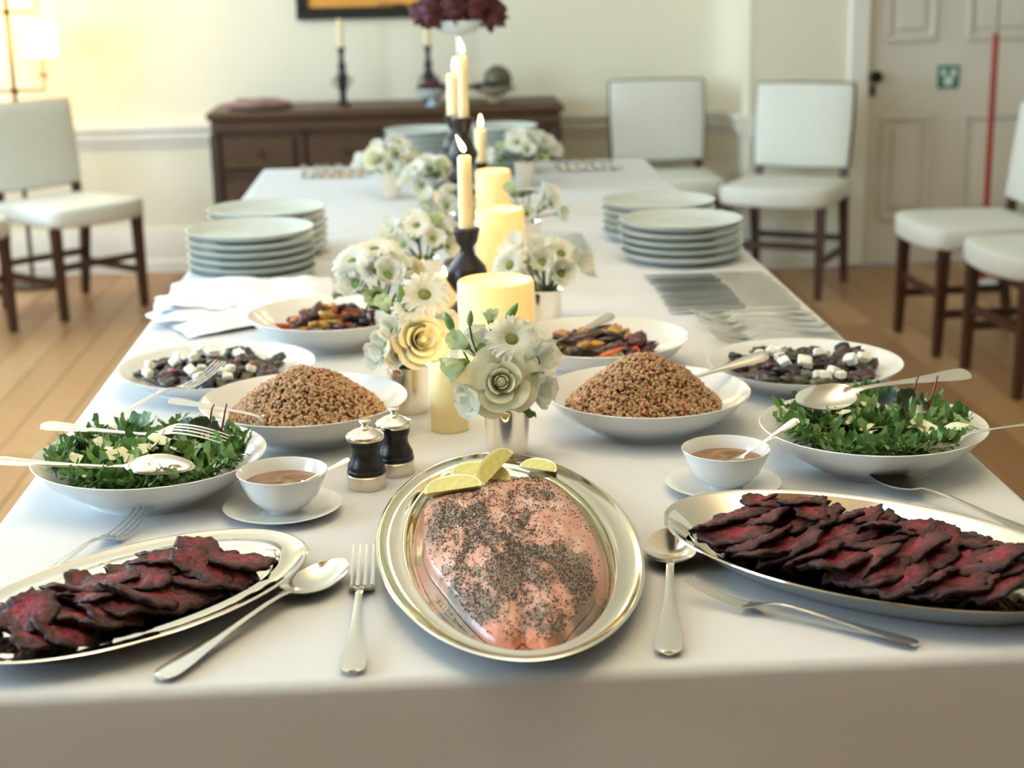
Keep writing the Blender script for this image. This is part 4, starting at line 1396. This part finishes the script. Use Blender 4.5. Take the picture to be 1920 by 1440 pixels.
VX, VY = .006, 1.968
vase(VX, VY, 'polished silver beaker vase right behind the salmon platter')
W1 = 'vase behind the salmon platter'
for kind, head, d, s, lb in (
        ('rose', (-.003, 1.925, .868), (0, -1, .30), 1.16, 'large cream rose facing out of the vase behind the salmon platter'),
        ('daisy', (.012, 1.950, .914), (.12, -.72, .66), .92, 'white scabious just above the large front rose'),
        ('lisbud', (-.050, 1.940, .916), (-.8, -.35, .6), .80, 'green-white bud pointing to the slim candle from the front vase'),
        ('lisbud', (-.056, 1.936, .888), (-.9, -.2, -.30), .95, 'drooping white bud hanging over the slim candle'),
        ('bud', (-.0640, 1.955, .938), (-.35, 0, 1), .80, 'slim green bud on the outermost thin stem of the front vase'),
        ('bud', (-.0385, 1.955, .942), (.10, 0, 1), .62, 'smallest slim green bud standing up in the front vase'),
        ('lisbud', (-.0125, 1.980, .938), (.02, -.1, 1), .58, 'green bud rising highest from the front vase'),
        ('bud', (.014, 1.975, .944), (.6, 0, .9), .80, 'pointed green bud leaning to the door above the front rose'),
        ('lis', (-.026, 1.962, .906), (-.3, -.7, .75), .85, 'white lisianthus behind the thin-stemmed buds of the front vase'),
        ('lis', (.046, 1.958, .886), (.75, -.6, .40), .95, 'white lisianthus on the door side of the front rose'),
        ('lis', (-.036, 1.932, .848), (-.75, -.6, -.15), .90, 'white lisianthus drooping at the vase rim, candle side'),
        ('daisy', (.036, 1.980, .918), (.45, -.1, .9), .72, 'small white scabious behind the big one in the front vase'),
        ('lis', (.044, 1.942, .852), (.8, -.6, -.05), .85, 'white lisianthus at the vase rim, grain salad side'),
        ('leaf', (.036, 1.930, .880), (.4, -.5, .8), .50, 'green leaf upright beside the large front rose'),
        ('leaf', (.026, 1.925, .838), (.9, -.6, .1), .60, 'green leaf under the large front rose'),
        ('rose', (.010, 1.990, .885), (.1, .5, .9), .80, 'cream rose hidden at the back of the front vase')):
    flower(kind, head, d, s, (VX, VY), W1, True, lb)

VX, VY = -.122, 2.190
vase(VX, VY, 'silver beaker vase beside the slim candle')
W2 = 'vase beside the slim candle'
V2 = [('rose', (-.102, 2.165, .868), (.25, -.9, .35), 1.05), ('lis', (-.152, 2.165, .862), (-.7, -.6, .2), .80), ('lis', (-.140, 2.158, .885), (-.3, -.7, .5), .70), ('daisy', (-.096, 2.200, .922), (.1, -.7, .7), 1.0),
                         ('daisy', (-.118, 2.180, .905), (.1, -.4, .9), .70), ('lisbud', (-.150, 2.195, .912), (-.4, -.2, .9), .75), ('lis', (-.074, 2.195, .885), (.6, -.6, .4), .80), ('bud', (-.128, 2.19, .925), (-.1, 0, 1), .9), ('leaf', (-.11, 2.17, .89), (.2, -.5, .9), .6), ('lis', (-.162, 2.18, .845), (-.7, -.6, .0), .75), ('lis', (-.135, 2.16, .850), (-.2, -.9, .1), .7)]
V2.sort(key=lambda q: q[1][0])
for kk in sorted(set(q[0] for q in V2)):
    same = [q for q in V2 if q[0] == kk]
    for n_, (kind, head, d, s) in enumerate(same):
        flower(kind, head, d, s, (VX, VY), W2, True, '%s %s from the lamp side, %s' % (NTH[n_], KIND[kind][2], W2) if len(same) > 1 else None)

def bouquet(x, y, where, vlabel, seed, kinds, near=False, rad=.056, h0=.078, size=.78):
    vase(x, y, vlabel)
    rnd = random.Random(seed)
    n = len(kinds)
    todo = []
    for i, k in enumerate(kinds):
        t = 2 * PI * i * .618 + seed
        f = math.sqrt((i + .4) / n)
        el = (1 - f) * PI / 2 * .95 + .05
        dx, dy, dz = math.cos(el) * math.cos(t), math.cos(el) * math.sin(t), math.sin(el)
        rr = rad * rnd.uniform(.85, 1.15)
        hd = (x + dx * rr * 1.05, y + dy * rr * .8, T + h0 + dz * rr * .95)
        todo.append((k, hd, (dx, dy - .45, dz + .15), rnd.uniform(.9, 1.15) * size))
    todo.sort(key=lambda q: q[1][0])
    for kk in sorted(set(kinds)):
        same = [q for q in todo if q[0] == kk]
        for q, (k, hd, d, sz) in enumerate(same):
            lb = '%s %s from the lamp side, %s' % (NTH[q], KIND[k][2], where) if len(same) > 1 else None
            flower(k, hd, d, sz, (x, y), where, near, lb)
MIX1 = ['daisy', 'lis', 'daisy', 'lis', 'lis', 'lisbud', 'rose', 'lis', 'daisy', 'lis', 'leaf', 'lis', 'lisbud', 'lis', 'bud']
MIX2 = ['lis', 'lisbud', 'daisy', 'lis', 'leaf', 'lis', 'rose', 'lis', 'daisy', 'leaf', 'lis', 'lisbud', 'lis', 'leaf', 'lis']
bouquet(-.168, 2.590, 'vase behind the roasted vegetable bowl', 'silver vase hidden behind the napkin-side roast bowl', 2, MIX1, True, .068, .084, .90)
bouquet(-.100, 3.020, 'vase lit by the second pillar candle', 'silver vase across from the second pillar candle', 3, MIX2, False, .064, .082, .85)
bouquet(.110, 2.690, 'vase between large pillar and plates', 'silver vase beyond the large pillar candle, door side', 4, MIX2, True, .064, .086, .88)
bouquet(.125, 3.420, 'vase beyond the second pillar candle', 'silver vase beyond the second pillar candle, door side', 5, ['leaf', 'lisbud', 'lis', 'leaf', 'daisy', 'lis', 'leaf', 'lisbud', 'lis', 'leaf', 'lis'], False, .062, .078)
bouquet(-.185, 4.290, 'farthest vase toward the floor lamp', 'silver vase farthest toward the floor lamp', 6, MIX1, False, .072, .072, .92)
bouquet(-.080, 3.960, 'vase before the lamp-side far plates', 'silver vase before the lamp-side far plates', 8, MIX2, False, .066, .072, .90)
bouquet(.185, 4.470, 'vase before the door-side far plates', 'silver vase before the door-side far plates', 9, MIX1, False, .078, .068, .95)
bouquet(-.050, 3.560, 'vase at the foot of the tall candlesticks', 'silver vase at the foot of the tall candlesticks', 12, ['daisy', 'lis', 'daisy', 'lis', 'lisbud', 'rose', 'lis'], False, .050, .068)

# ================================================================== NAPKINS
def napkin_mesh(seed, w=.150, l=.115):
    V, F = [], []
    nx, ny = 26, 20
    for side in (0, 1):
        for j in range(ny + 1):
            for i in range(nx + 1):
                u, v = -1 + 2 * i / nx, -1 + 2 * j / ny
                x = w * u + .010 * noise.noise(Vector((v * 2, seed, 1)))
                y = l * v + .012 * noise.noise(Vector((u * 2, seed, 2)))
                z = .008 * noise.noise(Vector((u * 1.6, v * 1.6, seed * 3))) + .004 * noise.noise(Vector((u * 4, v * 4, seed)))
                e = max(abs(u), abs(v))
                th = .0045 * (1 - e ** 8)
                z -= .010 * smooth01(.6, 1.0, e)
                V.append((x, y, z + (th if not side else -th)))
    w_ = nx + 1
    S = w_ * (ny + 1)
    for j in range(ny):
        for i in range(nx):
            a = j * w_ + i
            F.append((a, a + 1, a + w_ + 1, a + w_))
            F.append((S + a, S + a + w_, S + a + w_ + 1, S + a + 1))
    for i in range(nx):
        F.append((i + 1, i, S + i, S + i + 1))
        a = ny * w_ + i
        F.append((a, a + 1, S + a + 1, S + a))
    for j in range(ny):
        a = j * w_
        F.append((a, a + w_, S + a + w_, S + a))
        a = j * w_ + nx
        F.append((a + w_, a, S + a, S + a + w_))
    return mesh('napkin', V, F, 'napkin', 0)
NAPW = ['lowest', 'second', 'third', 'topmost']
for i, (x, y, rz) in enumerate(((-.425, 2.850, .50), (-.440, 2.890, .16), (-.425, 2.915, -.10), (-.420, 2.925, .06))):
    tag(link('napkin', napkin_mesh(i), loc=(x, y, T + .016 + i * .0078), rot=(0, 0, rz)), '%s white folded napkin in the loose pile before the plates' % NAPW[i], 'napkin', 'white napkins in a loose pile')

# ================================================================== CHAIRS
def pad_mesh(outline, z0, z1, puff, m, name, rnd_e=.014):
    # cushion from a plan outline: rounded top and bottom edges, domed top
    n = len(outline)
    c = Vector((sum(p[0] for p in outline) / n, sum(p[1] for p in outline) / n))
    rings = [(.0, z0, 1), (1 - rnd_e / .2, z0, 0), (1 - rnd_e / .7, z0 + rnd_e * .35, 0), (1, z0 + rnd_e, 0), (1, z1 - rnd_e, 0), (1 - rnd_e / .7, z1 - rnd_e * .3, 0), (1 - rnd_e / .22, z1, 0), (.7, z1 + puff * .6, 0), (.35, z1 + puff * .95, 0), (0, z1 + puff, 1)]
    V, F, rows = [], [], []
    for s, z, ap in rings:
        if ap:
            rows.append([len(V)]); V.append((c.x, c.y, z))
        else:
            rows.append(list(range(len(V), len(V) + n)))
            V += [(c.x + (x - c.x) * s, c.y + (y - c.y) * s, z) for x, y in outline]
    for a, b in zip(rows, rows[1:]):
        for i in range(n):
            j = (i + 1) % n
            if len(a) == 1:
                F.append((a[0], b[j], b[i]))
            elif len(b) == 1:
                F.append((a[i], a[j], b[0]))
            else:
                F.append((a[i], a[j], b[j], b[i]))
    return mesh(name, V, F, m, 50)
def build_chair_parts():
    hw = .225
    out = [(-hw, .20), (-hw, .0), (-hw - .005, -.19), (-hw + .02, -.212)]
    out += [(x, -.214 - .040 * (1 - (x / hw) ** 2)) for x in [-.18, -.13, -.08, -.03, .03, .08, .13, .18]]
    out += [(hw - .02, -.212), (hw + .005, -.19), (hw, .0), (hw, .20), (.1, .205), (-.1, .205)]
    seat = pad_mesh(out, .375, .452, .010, 'leather', 'seat')
    bo = [(-.204, -.006), (-.210, .19), (-.208, .374), (-.202, .381), (0, .384), (.202, .381), (.208, .374), (.210, .19), (.204, -.006), (.198, -.012), (0, -.018), (-.198, -.012)]
    back = pad_mesh(bo, -.020, .020, .012, 'leather', 'backrest', .008)
    bf = MB()
    pts = [(x * 1.012, y * 1.004 + .001, 0) for x, y in bo]
    V, F = tube(pts + [pts[0]], .0060, 6, False)
    piping = mesh('back_frame', V, F, 'dwood', 60)
    def leg(w0, w1, h, dx, dy):
        V = []
        for z, w, k in ((0, w1, 1), (h * .5, (w0 + w1) / 2, .45), (h, w0, 0)):
            V += [(-w + dx * k, -w + dy * k, z), (w + dx * k, -w + dy * k, z), (w + dx * k, w + dy * k, z), (-w + dx * k, w + dy * k, z)]
        F = [(3, 2, 1, 0), (8, 9, 10, 11)]
        for q in (0, 4):
            F += [(q + i, q + (i + 1) % 4, q + 4 + (i + 1) % 4, q + 4 + i) for i in range(4)]
        return mesh('leg', V, F, 'dwood', 30)
    fl = leg(.019, .014, .39, 0, -.01)
    rl = leg(.019, .014, .39, 0, .05)
    post = MB().box(-.016, .016, -.014, .014, 0, .12).mesh('post', 'dwood')
    return seat, back, piping, fl, rl, post
CH = build_chair_parts()
STR_S = MB().box(-.010, .010, -.185, .195, .135, .165, bev=.003).mesh('stretcher', 'dwood')
STR_F = MB().box(-.2, .2, -.010, .010, .20, .228, bev=.003).mesh('stretcher', 'dwood')
def chair(x, y, face, label):
    # face: angle of the facing direction in the floor plan
    rz = face + PI / 2
    t = thing('dining_chair', label, 'chair', (x, y, 0), rot=(0, 0, rz), group='white leather dining chairs')
    link('seat', CH[0], t)
    b = link('backrest', CH[1], t, loc=(0, .212, .500), rot=(PI / 2 - R(7), 0, 0), scale=(1, .885, 1))
    link('back_frame', CH[2], b)
    for sx in (-1, 1):
        link('leg', CH[3], t, loc=(sx * .195, -.185, 0))
        link('leg', CH[4], t, loc=(sx * .195, .18, 0))
        link('back_post', CH[5], t, loc=(sx * .185, .205, .395), rot=(-R(6), 0, 0))
        link('stretcher', STR_S, t, loc=(sx * .195, 0, 0))
    link('stretcher', STR_F, t, loc=(0, -.186, 0))
    link('stretcher', STR_F, t, loc=(0, .195, -.02))
def chair_by_legs(pa, pb, label):
    # pa, pb: floor points of the two front legs, chair faces to the side where (pb - pa) turns clockwise
    a, b = Vector(pa), Vector(pb)
    d = (b - a).normalized()
    f = Vector((d.y, -d.x))
    c = (a + b) / 2 - f * .195
    chair(c.x, c.y, math.atan2(f.y, f.x), label)
chair_by_legs((-1.575, 6.345), (-1.275, 6.655), 'white leather chair standing in front of the floor lamp')
chair_by_legs((-2.010, 5.905), (-1.710, 6.215), 'white leather chair cut off at the picture edge beside the floor lamp')
chair_by_legs((1.13, 6.51), (1.493, 6.312), 'white leather chair with dark legs angled before the door wall')
chair_by_legs((.735, 6.72), (1.145, 6.72), 'white leather chair against the far wall between sideboard and corner')
chair_by_legs((1.640, 5.745), (1.665, 5.315), 'white leather chair in front of the red pole, facing the table')
chair_by_legs((1.705, 5.170), (1.745, 4.757), 'white leather chair nearest the door-side table edge, mostly cut off')

# ================================================================== SIDEBOARD AND WHAT STANDS ON IT
def build_sideboard():
    x0, x1, y0, y1, h = -1.02, .505, 6.90, 7.35, .765
    t = thing('sideboard', 'long carved dark oak sideboard against the far wall', 'sideboard', ((x0 + x1) / 2, (y0 + y1) / 2, 0))
    W, D = (x1 - x0) / 2, (y1 - y0) / 2
    link('top', MB().box(-W, W, -D, D, h - .035, h, bev=.008).mesh('top', 'oak'), t)
    link('body', MB().box(-W + .02, W - .02, -D + .03, D, .10, h - .036).mesh('body', 'oakd'), t)
    link('frieze', MB().box(-W + .015, W - .015, -D + .018, -D + .03, h - .085, h - .037, bev=.004).mesh('frieze', 'oak'), t)
    n = 4
    for i in range(n):
        a = -W + .03 + (2 * W - .06) * i / n
        b = -W + .03 + (2 * W - .06) * (i + 1) / n
        dr = link('drawer', MB().box(a + .03, b - .03, -D + .012, -D + .03, h - .245, h - .105, bev=.006).mesh('drawer', 'oak'), t)
        link('knob', mesh('knob', *lathe([(0, 0), (.008, 0), (.008, .008), (.015, .014), (.015, .02), (0, .024)], 16), 'oakd'), dr, loc=((a + b) / 2, -D + .012, h - .175), rot=(PI / 2, 0, 0))
        dd = link('cupboard_door', MB().box(a + .03, b - .03, -D + .016, -D + .03, .14, h - .29, bev=.005).mesh('cdoor', 'oak'), t)
        link('door_panel', MB().box(a + .085, b - .085, -D + .006, -D + .018, .20, h - .35, bev=.006).mesh('panel', 'oakd'), dd)
    for i in range(n + 1):
        a = -W + .03 + (2 * W - .06) * i / n
        link('stile', MB().box(a - .02, a + .02, -D + .010, -D + .03, .10, h - .09, bev=.004).mesh('stile', 'oakd'), t)
    for sx in (-1, 1):
        for sy in (-1, 1):
            link('foot', mesh('foot', *lathe([(0, 0), (.03, 0), (.042, .03), (.03, .07), (.045, .101), (0, .101)], 16), 'oakd'), t, loc=(sx * (W - .08), sy * (D - .07), 0))
build_sideboard()
SB = .7655
for x, lb in ((-.448, 'standing alone toward the floor lamp'), (-.070, 'behind the maroon fruit bowl')):
    t = thing('iron_candlestick', 'black iron candlestick with side scrolls on the sideboard, ' + lb, 'candlestick', (x, 7.16, SB), group='iron candlesticks on the sideboard')
    link('stem', mesh('stem', *lathe([(0, 0), (.032, 0), (.034, .006), (.016, .014), (.014, .055), (.022, .070), (.012, .085), (.020, .105), (.026, .125), (.013, .145), (.020, .165), (.012, .185), (.010, .215), (.017, .235), (.018, .245), (0, .245)], 20), 'blackiron', 50), t)
    for a in range(4):
        ca, sa = math.cos(a * PI / 2 + .5), math.sin(a * PI / 2 + .5)
        P = [(r * ca, r * sa, z) for r, z in ((.014, .085), (.034, .078), (.048, .092), (.046, .112), (.034, .114), (.030, .104))]
        link('scroll', mesh('scroll', *tube(P, .0035, 6), 'blackiron'), t)
    c = thing('taper_candle', 'unlit cream taper in the iron candlestick ' + lb, 'candle', (x, 7.16, SB + .2455), group='unlit tapers on the sideboard')
    link('wax', mesh('wax', *lathe([(0, 0), (.014, 0), (.0125, .118), (.009, .122), (0, .122)], 18), 'wax'), c)
    link('wick', WICK, c, loc=(0, 0, .120))
# footed bowl with dark red fruit
fb = tag(link('footed_bowl', mesh('footed_bowl', *lathe([(0, 0), (.030, 0), (.030, .006), (.012, .012), (.012, .026), (.040, .036), (.066, .058), (.072, .072), (.070, .073), (.060, .058), (.03, .042), (0, .038)], 36), 'glass', 50), loc=(-.058, 6.985, SB)),
         'pale footed glass bowl of dark red fruit on the sideboard', 'bowl')
rnd = random.Random(8)
for i in range(11):
    t = 2 * PI * i / 8 + (.3 if i > 7 else 0)
    r = .046 if i < 8 else .018
    tag(link('dark_fruit', mesh('fruit', *blob(.021, .021, .019, .12, 2, i, 10, 7), 'maroon', 0), loc=(-.058 + r * math.cos(t), 6.985 + r * math.sin(t), SB + (.076 if i < 8 else .098))),
        'dark red fruit heaped in the footed glass bowl', 'fruit', 'dark red fruit in the glass bowl')
cb = tag(link('pedestal_dish', mesh('pedestal_dish', *lathe([(0, 0), (.034, 0), (.034, .006), (.014, .012), (.014, .022), (.05, .032), (.088, .054), (.098, .066), (.096, .068), (.07, .052), (.03, .036), (0, .034)], 36), 'cream', 50), loc=(.215, 7.10, SB)),
         'cream pedestal dish carrying the olive ball on the sideboard', 'dish')
tag(link('decorative_ball', mesh('ball', *blob(.062, .062, .060, .04, 3, 3, 28, 18), 'olive', 0), loc=(.232, 7.10, SB + .098)), 'mottled olive decorative ball on the pedestal dish', 'ornament')
tag(link('dark_leaf_ornament', mesh('dark_leaf_ornament', *blob(.07, .03, .010, .3, 2, 4, 20, 8), 'blackiron', 0), loc=(.150, 7.04, SB + .078), rot=(0, -.12, .1)), 'flat dark ornament leaning out of the pedestal dish', 'ornament')
tag(link('folded_cloth', mesh('folded_cloth', *blob(.145, .10, .026, .3, 2.2, 6, 24, 10), 'mauve', 0), loc=(-.81, 7.05, SB + .020)), 'soft mauve folded cloth on the lamp end of the sideboard', 'cloth')

# framed picture above the sideboard
pf = thing('framed_picture', 'black framed orange painting hanging above the sideboard', 'picture', (-.24, 7.398, 1.124))
fw = .052
link('frame', MB().box(-.41, .41, -.03, 0, 0, fw, bev=.004).box(-.41, .41, -.03, 0, .60, .60 + fw, bev=.004).box(-.41, -.41 + fw, -.03, 0, fw, .60, bev=.004).box(.41 - fw, .41, -.03, 0, fw, .60, bev=.004).mesh('frame', 'frame'), pf)
cv = link('canvas', MB().box(-.41 + fw, .41 - fw, -.016, -.002, fw, .60).mesh('canvas', 'paint'), pf)
for q, (x, z, s) in enumerate(((-.02, .062, .030), (.05, .058, .04), (-.2, .2, .06), (.15, .3, .08))):
    link('brushstroke', mesh('stroke', *blob(s, .0015, s * .16, .4, 2, q, 14, 6), 'paintd', 0), cv, loc=(x, -.0165, z))

# tall centrepiece: slim stand, pale bowl, dark red blooms
ct = thing('tall_flower_stand', 'tall slim silver stand holding dark red blooms over the table', 'stand', (.006, 4.30, T))
link('stem', mesh('stem', *lathe([(0, 0), (.055, 0), (.056, .004), (.030, .010), (.008, .022), (.0045, .05), (.0040, .40), (.006, .425), (0, .425)], 24), 'bsilver', 50), ct)
link('dish', mesh('dish', *lathe([(0, .420), (.010, .422), (.045, .434), (.072, .455), (.075, .462), (.070, .460), (.04, .440), (0, .432)], 32), 'glass', 50), ct)
BLOOM = [mesh('bloom', *blob(.036, .036, .031, .75, 5, s, 26, 16), 'maroon', 0) for s in range(3)]
for i, (x, y, z) in enumerate(((-.085, 0, .478), (-.062, -.05, .486), (-.01, -.06, .500), (.045, -.05, .498), (.090, -.02, .476), (.075, .045, .49), (.0, .06, .50), (-.07, .05, .49), (-.045, 0, .525), (.03, 0, .535), (.065, 0, .520), (0, -.03, .545))):
    o = tag(link('dark_red_bloom', BLOOM[i % 3], loc=(.006 + x, 4.30 + y, T + z), rot=(i, i * 2, 0)), 'dark red bloom heaped on the tall slim stand', 'flower', 'dark red blooms on the tall stand')

# ================================================================== FLOOR LAMP AND POLE
lp = thing('floor_lamp', 'bronze floor lamp with square brackets and glowing cube shades', 'lamp', (-1.868, 7.15, 0))
link('base', mesh('base', *lathe([(0, 0), (.14, 0), (.14, .012), (.03, .022), (0, .022)], 32), 'bronze', 40), lp)
link('pole', mesh('pole', *tube([(0, 0, .02), (0, 0, 1.75)], .010, 10), 'bronze'), lp)
SHADE = MB().box(-.070, .070, -.070, .070, -.070, .070, bev=.014).mesh('shade', 'lamp')
for zz, sx, tilt in ((.860, 1, 0), (1.193, 1, 0), (1.193, -1, 0), (.86, -1, 0), (1.53, 1, 0)):
    link('joint', mesh('joint', *blob(.017, .017, .017, 0, 1, 0, 12, 8), 'bronze', 0), lp, loc=(0, 0, zz))
    link('bracket', mesh('bracket', *tube([(0, 0, zz), (sx * .132, 0, zz), (sx * .132, 0, zz + .062)], .0065, 8), 'bronze'), lp)
    link('shade_holder', mesh('holder', *lathe([(0, 0), (.03, 0), (.032, .008), (0, .010)], 16), 'bronze'), lp, loc=(sx * .132, 0, zz + .060))
    link('shade_rod', mesh('shade_rod', *tube([(0, 0, 0), (0, 0, .085)], .006, 8), 'bronze'), lp, loc=(sx * .132, -.005, zz + .066))
    sh = link('lamp_shade', SHADE, lp, loc=(sx * .132, -.01, zz + .215), rot=(0, 0, .2 * sx))
    sh['label'] = 'glowing white cube shade'
po = thing('red_pole', 'tall red pole with grey metal upper end by the door', 'pole', (2.226, 6.50, 0))
link('pole_base', mesh('pole_base', *lathe([(0, 0), (.07, 0), (.072, .015), (.02, .03), (0, .03)], 24), 'white'), po)
link('red_shaft', mesh('red_shaft', *tube([(0, 0, .02), (0, 0, 1.04)], .0135, 12), 'red'), po)
link('metal_shaft', mesh('metal_shaft', *tube([(0, 0, 1.035), (0, 0, 1.9)], .0095, 12), 'greymetal'), po)
